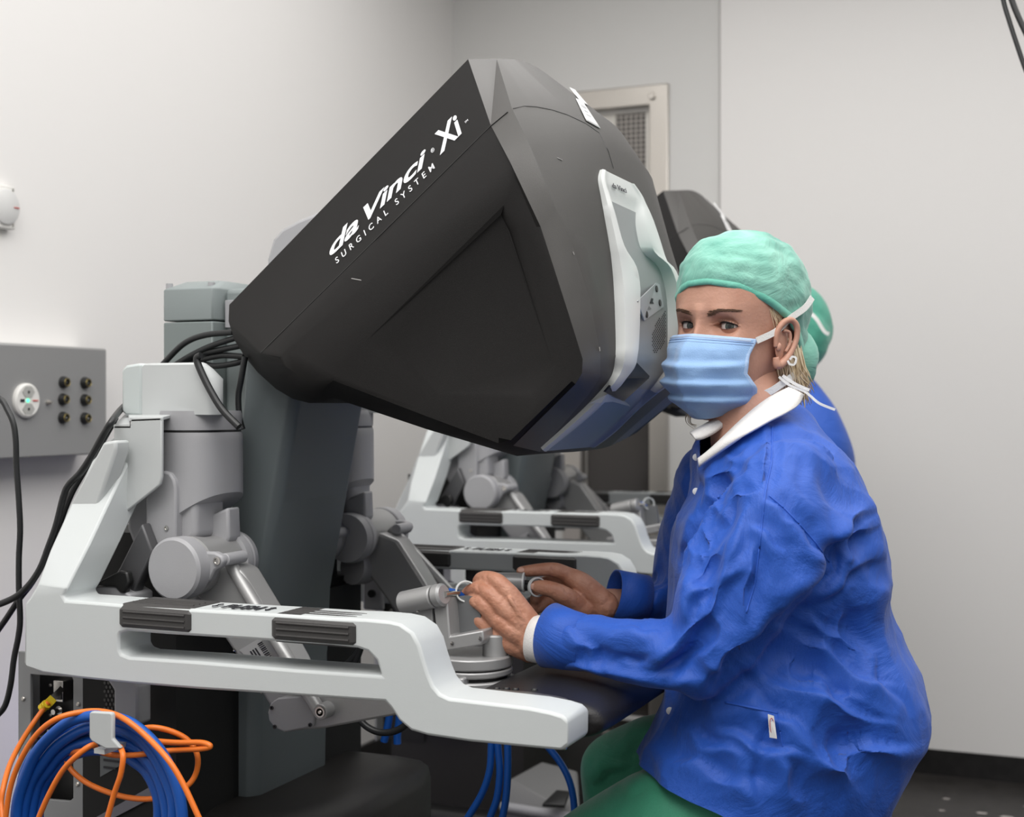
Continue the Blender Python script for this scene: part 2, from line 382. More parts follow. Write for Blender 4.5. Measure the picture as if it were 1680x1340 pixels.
for i in range(len(vr) - 1):
    for j in range(NB):
        f = bm.faces.new((vr[i][j], vr[i][(j + 1) % NB], vr[i + 1][(j + 1) % NB], vr[i + 1][j]))
        if j <= 7 and 2 <= i <= len(mid): f.material_index = 1
        if j in (23,) and 2 <= i <= len(mid): f.material_index = 1
        if j in (22,) and 2 <= i <= len(mid): f.material_index = 2
        if (j <= 7 or j in (22, 23)) and i in (1, len(vr) - 3): f.material_index = 2
for k in (0, len(vr) - 1):
    lp = vr[k][:NB - 2]
    edges = []
    for j in range(len(lp)):
        e = bm.edges.get((lp[j], lp[(j + 1) % len(lp)])) or bm.edges.new((lp[j], lp[(j + 1) % len(lp)])); edges.append(e)
    ro = [p if k == 0 else mir(p) for p in rec_o]; ri = [p if k == 0 else mir(p) for p in rec_i]
    vo = [bm.verts.new(p) for p in ro]; vi = [bm.verts.new(p) for p in ri]
    edges += [bm.edges.new((vo[j], vo[(j + 1) % 6])) for j in range(6)]
    bmesh.ops.triangle_fill(bm, use_beauty=True, edges=edges)
    for j in range(6): bm.faces.new((vo[j], vo[(j + 1) % 6], vi[(j + 1) % 6], vi[j]))
    bm.faces.new(vi)
bmesh.ops.remove_doubles(bm, verts=bm.verts[:], dist=.0006)
bmesh.ops.recalc_face_normals(bm, faces=bm.faces[:])
HOODT = BVHTree.FromBMesh(bm)
hood = obj('viewer_hood', bm, [M_HOOD, M_HOODF, M_STRIP], con, smooth=40)
def HS(px, py, off=0):
    h = HOODT.ray_cast(CAM, ray(px, py).normalized())
    if h[0] is None:                              # just past the edge: carry on in the plane of the last surface point
        for k in range(1, 60):
            g = HOODT.ray_cast(CAM, ray(px - k, py - k * .5).normalized())
            if g[0] is not None: return PX(px, py, g[0].x) + Vector((off, 0, 0))
        return PX(px, py, -.6)
    n = h[1] if h[1].dot(ray(px, py)) < 0 else -h[1]
    return h[0] + n * off
# seams
def seam(pts, r=.0009, name='panel_seam', m=M_BLACK, k=6):
    P = []
    for (a, b) in zip(pts[:-1], pts[1:]):
        for i in range(k):
            t = i / k; h = HS(a[0] + (b[0] - a[0]) * t, a[1] + (b[1] - a[1]) * t)
            if h: P.append(h)
    bm = B(); tube(bm, P, r, n=6, smooth=False); return obj(name, bm, m, hood)
seam([(428, 579), (805, 207), (839, 179)], .0009)
seam([(842, 178), (860, 174), (879, 175), (905, 180), (930, 188), (960, 202), (983, 218), (998, 248), (1008, 282)], .0007, m=mat('seam_grey', (.05, .05, .05), .6))
# lettering
xd = (LP(703, 262) - LP(541, 418)); xdn = xd.normalized()
upb = (LP(612, 315) - LP(610, 350)); 
def lettering(name, s, a, b, up_px, **k):
    p0, p1 = LP(*a), LP(*b); upv = LP(a[0] + up_px[0], a[1] + up_px[1]) - p0
    d = p1 - p0; up = upv - d.normalized() * upv.dot(d.normalized()); sh = upv.dot(d.normalized()) / max(up.length, 1e-6)
    return text(name, s, p0, d, up, M_PRINTW, hood, width=d.length, shear=min(1, max(0, sh)), **k)
lettering('printed_logo', 'da', (543, 421), (592, 372), (2, -30), bold=.022)
lettering('printed_logo', 'Vinci', (604, 361), (706, 263), (2, -30), bold=.022)
lettering('printed_logo', 'Xi', (722, 254), (762, 214), (-8, -35), bold=.022)
lettering('printed_logo', '®', (709, 252), (714, 247), (-2, -6))
lettering('printed_logo', 'TM', (764, 203), (769, 198), (-1, -3))
lettering('printed_logo', 'SURGICAL SYSTEM', (553, 433), (714, 276), (-4, -8), bold=.004, spacing=1.9)
# asset stickers near the crown
def flat_plate(pts, ref, lift):
    A_, B_, C_ = [HS(*r) for r in ref]; n = (B_ - A_).cross(C_ - A_).normalized(); n = n if n.dot(CAM - A_) > 0 else -n
    return [PP(p[0], p[1], A_ + n * lift, n) for p in pts], n
def skin_patch(bm, pts, lift, n=7):
    A_, B_, C_, D_ = pts
    vs = [[bm.verts.new(HS(*((A_[k] * (1 - u) + B_[k] * u) * (1 - v) + (D_[k] * (1 - u) + C_[k] * u) * v for k in (0, 1)), lift)) for u in np.linspace(0, 1, n)] for v in np.linspace(0, 1, n)]
    for r in range(n - 1):
        for c in range(n - 1): bm.faces.new((vs[r][c], vs[r][c + 1], vs[r + 1][c + 1], vs[r + 1][c]))
def sticker(pts, name='asset_sticker', m=M_LABEL, th=.0010, parent=hood):
    bm = B(); skin_patch(bm, pts, th); o = obj(name, bm, m, parent, smooth=60); s_ = o.modifiers.new('s', 'SOLIDIFY'); s_.thickness = .0008; return o
def lerp2(a, b, t): return (a[0] + (b[0] - a[0]) * t, a[1] + (b[1] - a[1]) * t)
def sticker_lines(st, A, Bp, C, D, rows, m=M_PRINTK, lift=.0020):
    for (v, u0, u1, w) in rows:
        def at(u, vv): return lerp2(lerp2(A, Bp, u), lerp2(D, C, u), vv)
        bm = B(); skin_patch(bm, [at(u0, v), at(u1, v), at(u1, v + w), at(u0, v + w)], lift, 4); obj('print_line', bm, m, st, smooth=0)
A = ((933, 144), (942, 148), (964, 174), (953, 169))
st = sticker(A); sticker_lines(st, *A, [(.2, .3, .8, .06), (.4, .2, .8, .05), (.6, .2, .8, .05)], m=mat('sticker_grey_print', (.35, .35, .36), .6))
A = ((944, 163), (955, 168), (984, 212), (961, 199))
st = sticker(A); sticker_lines(st, *A, [(.22, .2, .8, .10), (.45, .3, .7, .04), (.62, .3, .7, .04)], m=mat('sticker_grey_print', (.35, .35, .36), .6))
# scuffs
for (a, b) in (((914, 259), (922, 263)), ((940, 413), (942, 418)), ((983, 569), (984, 576)), ((577, 457), (593, 460))):
    pa, pb = HS(*a, .0003), HS(*b, .0003)
    bm = B(); tube(bm, [pa, pb], .0006, n=5, smooth=False); obj('scuff', bm, mat('pale_scuff', (.38, .37, .36), .6), hood)

# --- viewer bezel: rows parallel to the console width
rows = [  # OL, IL, IR, OR
    ((984, 279), (990, 283), (1030, 302), (1036, 304)),
    ((981, 295), (988, 298), (1043, 325), (1050, 327)),
    ((986, 324), (993, 327), (1041, 349), (1062, 356)),
    ((991, 352), (998, 356), (1042, 377), (1072, 390)),
    ((1000, 403), (1010, 407), (1052, 413), (1083, 430)),
    ((1004, 435), (1030, 441), (1079, 440), (1097, 452)),
    ((1007, 473), (1034, 479), (1092, 492), (1104, 497)),
    ((1010, 550), (1032, 554), (1093, 563), (1104, 565)),
    ((1009, 589), (1028, 591), (1092, 598), (1103, 600)),
    ((1001, 620), (1011, 623), (1072, 628), (1086, 626)),
    ((968, 659), (976, 664), (1036, 666), (1045, 662)),
    ((925, 700), (932, 703), (998, 704), (1008, 701)),
    ((887, 734), (893, 736), (966, 730), (975, 728))]
def sub_rows(rows, k=4):
    out = []
    for c in range(4):
        P = [Vector((r[c][0], r[c][1], 0)) for r in rows]; out.append([(v.x, v.y) for v in catmull(P, k)])
    return list(zip(*out))
RR = sub_rows(rows)
bm = B(); rimL = []; pan = []
NR = len(RR); grid = []
def rise(i):                                   # rim height along the bezel
    t = i / (NR - 1); return float(np.interp(t, [0, .12, .3, .5, .68, .78, 1], [.006, .008, .014, .020, .018, .010, .006]))
for i, (OL, IL, IR, OR_) in enumerate(RR):
    h = rise(i); t = i / (NR - 1)
    pd = float(np.interp(t, [0, .10, .16, .22, .72, .80, 1], [.005, .006, .002, .0015, .002, .004, .004]))
    ml = lerp2(OL, IL, .35); mr = lerp2(OR_, IR, .35)
    ctr = [lerp2(IL, IR, u) for u in (.0, .12, .35, .65, .88, 1)]
    line = [HS(*OL, -.002), HS(*OL, h * .7), HS(*ml, h), HS(*lerp2(OL, IL, .8), h * .95)] + [HS(*c, pd) for c in ctr] + [HS(*lerp2(OR_, IR, .8), h * .95), HS(*mr, h), HS(*OR_, h * .7), HS(*OR_, -.002)]
    last = None
    for j in range(len(line)):
        if line[j] is None: line[j] = line[j - 1] if j else None
    grid.append(line)
vg = [[bm.verts.new(p) for p in r] for r in grid]
for i in range(NR - 1):
    t = (i + .5) / (NR - 1)
    for j in range(len(vg[0]) - 1):
        f = bm.faces.new((vg[i][j], vg[i][j + 1], vg[i + 1][j + 1], vg[i + 1][j]))
        if 4 <= j <= 8 and t > .17: f.material_index = 1
        if t > .77: f.material_index = 2 if j > 3 else 0
bm.faces.new(vg[0]); bm.faces.new(vg[-1][::-1])
bmesh.ops.recalc_face_normals(bm, faces=bm.faces[:])
BEZT = BVHTree.FromBMesh(bm)
bez = obj('viewer_bezel', bm, [M_BEZEL, M_VPANEL, M_CHIN], con, smooth=50)
def BS(px, py, off=0):
    h = BEZT.ray_cast(CAM, ray(px, py).normalized())
    if h[0] is None: return HS(px, py, off)
    n = h[1] if h[1].dot(ray(px, py)) < 0 else -h[1]
    return h[0] + n * off
p0, p1, pu = BS(1003, 308, .001), BS(1026, 317, .001), BS(1001, 299, .001)
text('printed_logo', 'da Vinci', p0, p1 - p0, pu - p0, mat('dark_print', (.08, .08, .09), .5), bez, width=(p1 - p0).length, cap=(pu - p0).length * .95, lift=.001)
def plate(pts, name, m, lift, parent, H=BS, base=-.0005):
    bm = B(); top = [bm.verts.new(H(*p, lift)) for p in pts]; bot = [bm.verts.new(H(*p, base)) for p in pts]; n = len(pts)
    bm.faces.new(top)
    for i in range(n): bm.faces.new((top[i], top[(i + 1) % n], bot[(i + 1) % n], bot[i]))
    bmesh.ops.recalc_face_normals(bm, faces=bm.faces[:]); return obj(name, bm, m, parent, smooth=0)
plate([(1045, 494), (1076, 464), (1081, 467), (1088, 503), (1056, 526)], 'sensor_plate', mat('pale_sensor_plate', (.42, .44, .46), .35), .0012, bez)
def disc(c, r, lift, m, name, parent, H=BS):
    p = H(*c, 0); n = (H(*c, .01) - p).normalized(); bm = B(); cyl(bm, p, p + n * lift, r, n=20); return obj(name, bm, m, parent)
for c in ((1075.5, 474), (1054, 493.5), (1081, 497), (1059, 516)): disc(c, .0047, .0025, M_BLACK, 'sensor_window', bez)
plate([(1064, 494), (1066, 489), (1070, 490), (1069, 495), (1071, 498), (1063, 498)], 'head_icon', M_PRINTK, .0018, bez)
plate([(1060, 508), (1063, 502), (1067, 507)], 'warning_icon', mat('icon_grey', (.2, .21, .22), .5), .0018, bez)
def inpoly(p, poly):
    c = False; n = len(poly)
    for i in range(n):
        a, b = poly[i], poly[i - 1]
        if (a[1] > p[1]) != (b[1] > p[1]) and p[0] < (b[0] - a[0]) * (p[1] - a[1]) / (b[1] - a[1]) + a[0]: c = not c
    return c
sp = [(1091, 508), (1092, 545), (1089, 567), (1073, 581), (1070, 570), (1069, 548), (1077, 529)]
bm = B(); row = 0; y = 508
while y < 582:
    x = 1067 + (row % 2) * 1.6
    while x < 1094:
        if inpoly((x, y), sp):
            p = BS(x, y, 0); n = (BS(x, y, .01) - p).normalized()
            r_ = bmesh.ops.create_cone(bm, cap_ends=True, segments=8, radius1=.00095, radius2=.00095, depth=.0016)
            Q = n.to_track_quat('Z', 'Y').to_matrix().to_4x4(); Q.translation = p
            bmesh.ops.transform(bm, matrix=Q, verts=r_['verts'])
        x += 3.2
    y += 2.9; row += 1
obj('speaker_holes', bm, M_BLACK, bez, smooth=0)
def bez_plane(pts, name, m, lift, refs):
    A_, B_, C_ = [BS(*r) for r in refs]; n = (B_ - A_).cross(C_ - A_).normalized(); n = n if n.dot(CAM - A_) > 0 else -n
    P = [PP(p[0], p[1], A_ + n * lift, n) for p in pts]; bm = B(); prism(bm, P, -n * .003); return obj(name, bm, m, bez, smooth=0)
RF = ((1050, 590), (1054, 618), (1042, 628))
bez_plane([(1029, 578), (1066, 617), (1064, 621), (1012, 621), (1026, 600)], 'eyepiece_upper_facet', mat('dark_eyepiece_facet', (.035, .035, .035), .4), .0035, RF)
bez_plane([(1012, 621), (1065, 620), (1024, 658), (993, 643)], 'eyepiece_glass', mat('eyepiece_glass', (.004, .005, .010), .25), .0036, RF)
plate([(995, 643), (1024, 658), (1032, 664), (1003, 656), (985, 657), (968, 662)], 'chin_highlight', M_BEZEL, .0035, bez)

# --- column
zs = [(560, 405, 488, 510, 556), (658, 399, 471, 493, 539), (820, 380, 443, 465, 507), (985, 345, 415, 436, 477), (1100, 345, 409, 431, 476), (1325, 345, 405, 427, 475)]
rs = []
for (y, a, c1, c2, d) in zs:
    A_, C1, C2 = q(a, y, 1.705), q(c1, y, 1.705), q(c2, y, 1.722)
    D_ = PX(d, y, C2.x); z = A_.z; D_.z = z; C2.z = z; C1.z = z
    Yd = min(D_.y, YC - .01)
    rs.append([A_, C1, C2, Vector((C2.x, 2 * YC - C2.y, z)), Vector((C1.x, 2 * YC - C1.y, z)), Vector((A_.x, 2 * YC - A_.y, z))])
bm = B(); rings(bm, rs); bmesh.ops.recalc_face_normals(bm, faces=bm.faces[:]); column = obj('column', bm, M_COLUMN, con, bevel=.004)
p = q(289, 1040, 1.73); p2 = q(345, 1040, 1.73)
bm = B(); box(bm, (p.x, 1.73, .45), (p2.x + .004, 1.90, .86)); obj('column_rear_cover', bm, mat('grey_green_rear_cover', (.15, .17, .175), .45, bump=.06, bscale=900), con, bevel=.004)
# tower behind the hood
a, b1, b2 = q(268, 475, 1.75), q(348, 475, 1.75), q(361, 468, 1.765)
zt1 = q(268, 475, 1.75).z; zj = q(268, 528, 1.75).z; ztop = zt1 + .012
def tower(z0, z1, top=False):
    X0, X1, X2 = a.x, b1.x, b2.x; Y0, Y1 = 1.75, 1.90
    pts = [(X0, Y0), (X1, Y0), (X2, Y0 + .015), (X2, Y1), (X0, Y1)]
    bm = B(); rr = [[Vector((x, y, z)) for x, y in pts] for z in (z0, z1)]
    if top: rr.append([Vector((x + (.016 if x == X0 else -.010), y + (.035 if y < 1.8 else -.02), z1 + .014)) for x, y in pts])
    rings(bm, rr); bmesh.ops.recalc_face_normals(bm, faces=bm.faces[:]); return bm
obj('tower_cap', tower(zj + .001, zt1, True), M_TOWER, con, bevel=.002)
obj('tower', tower(.55, zj - .001), mat('slate_grey_tower', (.185, .215, .212), .5, bump=.05, bscale=900), con, bevel=.002)
for c_ in ((278, 470), (347, 468)):
    p = q(*c_, 1.765); bm = B(); cyl(bm, p - Vector((0, 0, .006)), p + Vector((0, .0, .0045)), .0055, n=16); obj('cap_plug', bm, M_LGREY, con)
# front block between tower and hood
bm = B(); box(bm, (b2.x + .001, 1.775, .9), (b2.x + .075, 1.89, ztop - .012)); obj('pivot_housing', bm, M_TOWER, con, bevel=.008)
bm = B(); box(bm, (b2.x + .004, 1.772, 1.22), (b2.x + .05, 1.776, ztop - .03)); obj('pivot_cover', bm, M_LGREY, con, bevel=.001)
# rounded rear cover seen over the hood
rp = [q(*p, 1.90) for p in ((436, 470), (438, 425), (447, 392), (462, 375), (490, 360), (520, 348), (560, 335), (600, 420), (560, 500))]
bm = B(); prism(bm, rp, (0, .10, 0)); obj('monitor_shell', bm, M_LGREY, con, bevel=.006)

# --- base
x0 = -1.75; xf = PZ(727, 1240, .52).x
zb_ = .515
bm = B(); pts = [(-1.42, 1.60), (-1.06, 1.60), (xf - .02, 1.67), (xf, 1.72), (xf, 1.96), (xf - .02, 2.03), (-1.06, 2.04), (-1.42, 2.04)]
rings(bm, [[Vector((x, y, z)) for x, y in pts] for z in (.02, zb_ - .03)] + [[Vector((-1.22 + (x + 1.22) * k, YC + (y - YC) * k, z)) for x, y in pts] for z, k in ((zb_ - .012, .985), (zb_ - .001, .94), (zb_ + .006, .8))])
bmesh.ops.recalc_face_normals(bm, faces=bm.faces[:]); base = obj('base_shell', bm, M_BASE, con, smooth=35)
bm = B(); box(bm, (-1.5, 1.55, .0), (-.72, 2.08, .10)); obj('base_plinth', bm, M_BLACK, con, bevel=.02)
for x in (-1.45, -.80):
    for y in (1.60, 2.03):
        bm = B(); cyl(bm, Vector((x, y - .015, .045)), Vector((x, y + .015, .045)), .045, n=24, ch=.005); obj('caster', bm, M_RUBBER, con)
# foot tray in front of the base
OFF2 = Vector((-.205, 1.45, .012))                    # where the copy of this console stands
tp = [PZ(p[0], p[1], z) - OFF2 for p, z in (((826, 1322), .19), ((952, 1342), .19), ((948, 1264), .255), ((889, 1248), .265), ((836, 1277), .245))]
bm = B(); hull(bm, tp + [Vector((p.x, p.y, .01)) for p in tp]); tray = obj('foot_tray', bm, mat('mid_grey_tray', (.20, .20, .20), .5, bump=.1, bscale=500), con, bevel=.006)
e0, e1 = PZ(824, 1323, .19) - OFF2, PZ(952, 1344, .19) - OFF2
bm = B(); tube(bm, [e0, e1], .012, n=12, smooth=False); obj('tray_lip', bm, M_LGREY, tray)
e = PZ(912, 1322, .215) - OFF2; bm = B(); prism(bm, [e + Vector(v) for v in ((-.025, -.02, 0), (.025, -.01, 0), (.022, .03, .02), (-.01, .03, .02))], (0, 0, .008)); obj('pedal_pad', bm, M_BLACK, tray, bevel=.002)

# --- rails
YR0, YR1, YR = 1.408, 1.475, 1.43
out = [(60, 986), (66, 979), (80, 955), (100, 900), (135, 822), (169, 752), (186, 727), (232, 700), (240, 730), (206, 800), (164, 890), (128, 962), (121, 973), (126, 981), (170, 984), (230, 989), (345, 996), (470, 1003), (560, 1009), (615, 1011),
       (648, 1014), (671, 1019), (691, 1033), (702, 1053), (709, 1078), (716, 1100), (724, 1119), (735, 1132), (750, 1139), (820, 1147), (880, 1154), (915, 1161), (934, 1167), (943, 1175), (943, 1217), (934, 1224),
       (889, 1220), (784, 1210), (715, 1200), (688, 1192), (668, 1175), (655, 1155), (646, 1145), (420, 1130), (340, 1125), (230, 1116), (150, 1108), (90, 1100), (66, 1092), (58, 1083)]
hole = [(213, 1040), (216, 1034), (226, 1031), (289, 1036), (420, 1044), (560, 1054), (600, 1058), (618, 1064), (632, 1078), (640, 1103), (500, 1093), (340, 1080), (230, 1073), (217, 1068), (213, 1060)]
def rail(side):
    O = []
    for p in out:
        k = min(1, max(0, (955 - p[1]) / 228)) * .135; v = q(*p, YR + k); v.y = YR0 + k; O.append(v)
    H = [q(*p, YR) for p in hole]
    for v in H: v.y = YR0
    pass
    d = (0, YR1 - YR0, 0)
    if side: O = [mir(p) for p in O]; H = [mir(p) for p in H]; d = (0, -(YR1 - YR0), 0)
    bm = B(); prism(bm, O, d, [H]); r = obj('arm_rail', bm, M_WHITE, con, bevel=.009, bseg=2)
    M = (lambda p: mir(p)) if side else (lambda p: Vector(p))
    zt_, zb2 = q(240, 989, YR).z + .0015, q(280, 1036, YR0).z - .003
    for (xa, xb) in ((-1.141, -1.031), (-.913, -.797)):
        c1, o1 = .0075, .0035
        g = [Vector((0, YR0 - o1, zb2 + c1)), Vector((0, YR0 - o1, zt_ - c1)), Vector((0, YR0 - o1 + c1, zt_)), Vector((0, YR1 + o1 - c1, zt_)), Vector((0, YR1 + o1, zt_ - c1)), Vector((0, YR1 + o1, zb2 + c1)), Vector((0, YR1 + o1 - c1, zb2)), Vector((0, YR0 - o1 + c1, zb2))]
        rr = []
        for x, s_ in ((xa, .93), (xa + .004, 1), (xb - .004, 1), (xb, .93)):
            cy, cz = (YR0 + YR1) / 2, (zt_ + zb2) / 2
            rr.append([M(Vector((x, cy + (p.y - cy) * s_, cz + (p.z - cz) * s_))) for p in g])
        bm = B(); rings(bm, rr); bmesh.ops.recalc_face_normals(bm, faces=bm.faces[:]); gr = obj('grip', bm, M_GRIP, r, smooth=30)
        bm = B()
        for k in range(3):
            zz = zb2 + .0095 + k * .0075
            for p_ in (0,):
                a_ = M(Vector((xa + .008, YR0 - .0036, zz))); b_2 = M(Vector((xb - .008, YR0 - .0036, zz)))
                tube(bm, [a_, b_2], .0016, n=8, smooth=False)
        for k in range(3):
            yy_ = YR0 + .016 + k * .012
            a_ = M(Vector((xa + .008, yy_, zt_))); b_2 = M(Vector((xb - .008, yy_, zt_))); tube(bm, [a_, b_2], .0013, n=8, smooth=False)
        obj('grip_rib', bm, M_GRIP, gr)
    ztx = q(400, 999, YR).z - .0005
    yb_ = YR0 + .016
    p0 = Vector((-.998, yb_, ztx)); 
    if side: p0.y = 2 * YC - YR1 + .016
    p0.z = max(v.z for v in [q(345, 996, YR), q(470, 1003, YR)]) - .0008
    text('push_lettering', 'PUSH', p0, (1, 0, 0), (0, 1, 0), M_PRINTK, r, cap=.026, width=.052, bold=.03, lift=.0016)
    for xx in (-1.012, -.934):
        bm = B(); w = .004; c = Vector((xx, p0.y + .013, p0.z + .0014))
        prism(bm, [c + Vector(v) for v in ((-.0015, -.006, 0), (-.0015, .006, 0), (-.0045, .006, 0), (0, .013, 0), (.0045, .006, 0), (.0015, .006, 0), (.0015, -.006, 0), (.0045, -.006, 0), (0, -.013, 0), (-.0045, -.006, 0))], (0, 0, .0006))
        obj('push_arrow', bm, M_PRINTK, r, smooth=0)
    # grey end strip, underside screws, rear flank
    s_o = [(752, 1141), (760, 1134), (800, 1135), (860, 1140), (905, 1147), (922, 1151), (926, 1162), (890, 1159), (820, 1150)]
    P = [q(*p, 1.47) for p in s_o]
    bm = B(); P = [M(Vector((p.x, 1.462, p.z))) for p in P]; prism(bm, P, (0, .03 if not side else -.03, 0)); obj('end_strip', bm, mat('warm_grey_end_strip', (.11, .105, .10), .35, .3), r, bevel=.003)
    for px in (788, 843, 868, 893, 918):
        p = q(px, 1212 + (px - 788) * .1, 1.43); p = M(Vector((p.x, 1.44, p.z))); bm = B(); cyl(bm, p + Vector((0, 0, .006)), p - Vector((0, 0, .005)), .005, n=14, ch=.001); obj('rail_screw', bm, M_CHROME, r)
    fl_ = [(40, 992), (50, 990), (91, 892), (110, 835), (169, 725), (190, 722), (190, 740), (150, 860), (118, 975), (90, 1066), (40, 1068)]
    P = [q(*p, 1.485) for p in fl_]; P = [M(p) for p in P]
    bm = B(); prism(bm, P, (0, .03 if not side else -.03, 0)); obj('rail_flank', bm, M_LGREY2, r, bevel=.004)
    # bracket under the rail (carries it to the cabinet)
    P = [M(q(*p, 1.50)) for p in ((170, 1108), (215, 1112), (226, 1126), (226, 1190), (186, 1190), (186, 1132))]
    bm = B(); prism(bm, P, (0, .03 if not side else -.03, 0)); obj('rail_bracket', bm, M_LGREY, r, bevel=.004)
    # foot bracket with two bolts on the inside
    P = [Vector((-1.13, 1.477, z_)) for z_ in (0,)]
    bm = B(); box(bm, M(Vector((-1.20, YR1, .735))), M(Vector((-1.16, YR1 + .012, .82)))); ib = obj('inner_bracket', bm, M_LGREY, r, bevel=.004)
    for zz in (.765, .80):
        pa = M(Vector((-1.18, YR1 + .008, zz))); pb = M(Vector((-1.18, YR1 + .017, zz))); bm = B(); cyl(bm, pa, pb, .007, n=16); obj('bracket_bolt', bm, M_BLACK, ib)
    return r
rail(0); rail(1)

# --- armrest pad
zA = PZ(870, 1105, .72).z
prof = [(-.70, .725), (-.695, .752), (-.665, .760), (-.60, .762), (-.545, .758), (-.520, .748), (-.512, .735), (-.516, .722), (-.535, .713), (-.60, .708), (-.68, .712)]
rs = []
for y, k in ((1.476, .92), (1.49, 1), (1.60, 1), (YC, 1), (2.03, 1), (2.14, 1), (2.154, .92)):
    rs.append([Vector((-.60 + (x + .60) * k, y, .735 + (z - .735) * k)) for x, z in prof])
bm = B(); rings(bm, rs); bmesh.ops.recalc_face_normals(bm, faces=bm.faces[:]); pad = obj('armrest_pad', bm, M_PAD, con, smooth=50)
pad.modifiers.new('s', 'SUBSURF').levels = 2; pad.modifiers['s'].render_levels = 2
for c_ in ((815, 1131), (831, 1131), (846, 1132), (877, 1133)):
    p = PZ(*c_, .760); bm = B(); lathe(bm, p - Vector((0, 0, .004)), (0, 0, 1), [(0, .0045), (.005, .0045), (.007, .003)], 16); obj('armrest_stud', bm, M_BLACK, con)

# --- rear cabinet with connectors
YK = 1.555
def k_(px, py, y=YK): return q(px, py, y)
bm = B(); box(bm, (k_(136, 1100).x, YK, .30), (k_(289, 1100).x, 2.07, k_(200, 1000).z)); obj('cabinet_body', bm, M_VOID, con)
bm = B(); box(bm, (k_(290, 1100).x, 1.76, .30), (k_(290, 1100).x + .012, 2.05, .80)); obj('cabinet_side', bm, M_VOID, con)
ci = [(50, 1108), (53, 1104), (114, 1109), (120, 1113), (120, 1308), (116, 1314), (98, 1312), (48, 1345), (46, 1345)]
plx = [k_(30, 1068), k_(136, 1080), k_(136, 1420), k_(30, 1420)]
bm = B(); prism(bm, plx, (0, .006, 0), [[k_(50, 1106), k_(118, 1111), k_(120, 1116), k_(120, 1309), k_(114, 1314), k_(50, 1309)]])
kp = obj('connector_panel', bm, mat('grey_connector_panel', (.27, .275, .28), .45, .2), con, bevel=.001)
bm = B(); box(bm, (k_(30, 1100).x, YK + .04, .25), (k_(137, 1100).x, 2.0, k_(40, 1068).z)); obj('connector_recess', bm, M_BLACK, con)
bm = B(); box(bm, (k_(30, 1100).x, YK + .003, k_(60, 1108).z), (k_(30, 1100).x + .004, 2.0, .25)); obj('cabinet_edge', bm, mat('grey_connector_panel', (.27, .275, .28), .45, .2), con)
for c_ in ((39, 1146), (129, 1155), (38, 1276), (128, 1286)):
    p = k_(*c_); bm = B(); lathe(bm, p, (0, -1, 0), [(0, .0034), (.0015, .0034), (.003, .002)], 16); obj('panel_screw', bm, M_STEEL, kp)
for c_ in ((83, 1124), (63, 1139), (83, 1173), (84, 1250)):
    p = k_(*c_, YK + .04); bm = B(); lathe(bm, p, (0, -1, 0), [(0, .0025), (.001, .0025), (.002, .001)], 12); obj('recess_screw', bm, M_STEEL, kp)
a_, b_2 = k_(95, 1114, YK + .03), k_(111, 1150, YK + .03)
bm = B(); box(bm, (a_.x, YK + .02, b_2.z), (b_2.x, YK + .04, a_.z)); js = obj('network_jack', bm, M_CHROME, kp, bevel=.001)
bm = B(); box(bm, (a_.x + .002, YK + .018, b_2.z + .004), (b_2.x - .002, YK + .021, b_2.z + .014)); obj('jack_opening', bm, M_BLACK, js)
for c_, r_ in (((104, 1163), .0065), ((80, 1205), .005), ((90, 1200), .004), ((96, 1194), .004), ((80, 1278), .006)):
    p = k_(*c_, YK + .04); bm = B(); lathe(bm, p, (0, -1, 0), [(0, r_), (.01, r_), (.01, r_ * .6), (.022, r_ * .6)], 20); obj('round_connector', bm, M_CHROME, kp)
p = k_(77, 1325, YK + .02); bm = B(); cyl(bm, p + Vector((0, 0, .012)), p - Vector((0, 0, .03)), .0085, n=24, ch=.001); obj('gland_connector', bm, M_CHROME, kp)
bm = B()                                           # perforated strip
for i in range(9):
    for j in range(3):
        p = k_(172 + j * 6 + (i % 2) * 3, 1120 + i * 7, YK - .001)
        r_ = bmesh.ops.create_cone(bm, cap_ends=True, segments=8, radius1=.0022, radius2=.0022, depth=.001)
        bmesh.ops.transform(bm, matrix=Matrix.Translation(p) @ Matrix.Rotation(math.pi / 2, 4, 'X'), verts=r_['verts'])
obj('vent_holes', bm, mat('vent_hole_sheen', (.045, .045, .045), .3), con, smooth=0)
bm = B(); prism(bm, [k_(165, 1228), k_(228, 1228), k_(216, 1245), k_(165, 1274)], (0, -.001, 0)); wl = obj('warning_label', bm, mat('faded_grey_label', (.13, .14, .145), .5), con, smooth=0)
for y_, x0_, x1_ in ((1233, 172, 205), (1245, 170, 200), (1257, 170, 190)):
    bm = B(); a_, b_2 = k_(x0_, y_, YK - .002), k_(x1_, y_ - 4, YK - .002); box(bm, (a_.x, a_.y - .0006, a_.z - .0025), (b_2.x, a_.y, a_.z + .0005)); obj('label_print', bm, M_PRINTK, wl, smooth=0)
bm = B(); prism(bm, [k_(150, 1345), k_(262, 1282), k_(286, 1268), k_(286, 1290), k_(180, 1345)], (0, -.004, 0)); obj('diagonal_strip', bm, mat('dark_violet_grey', (.16, .155, .18), .4), con)
bm = B(); prism(bm, [k_(268, 1278), k_(286, 1269), k_(287, 1278), k_(270, 1290)], (0, -.006, 0)); obj('small_tag', bm, M_LABEL, con, smooth=0)
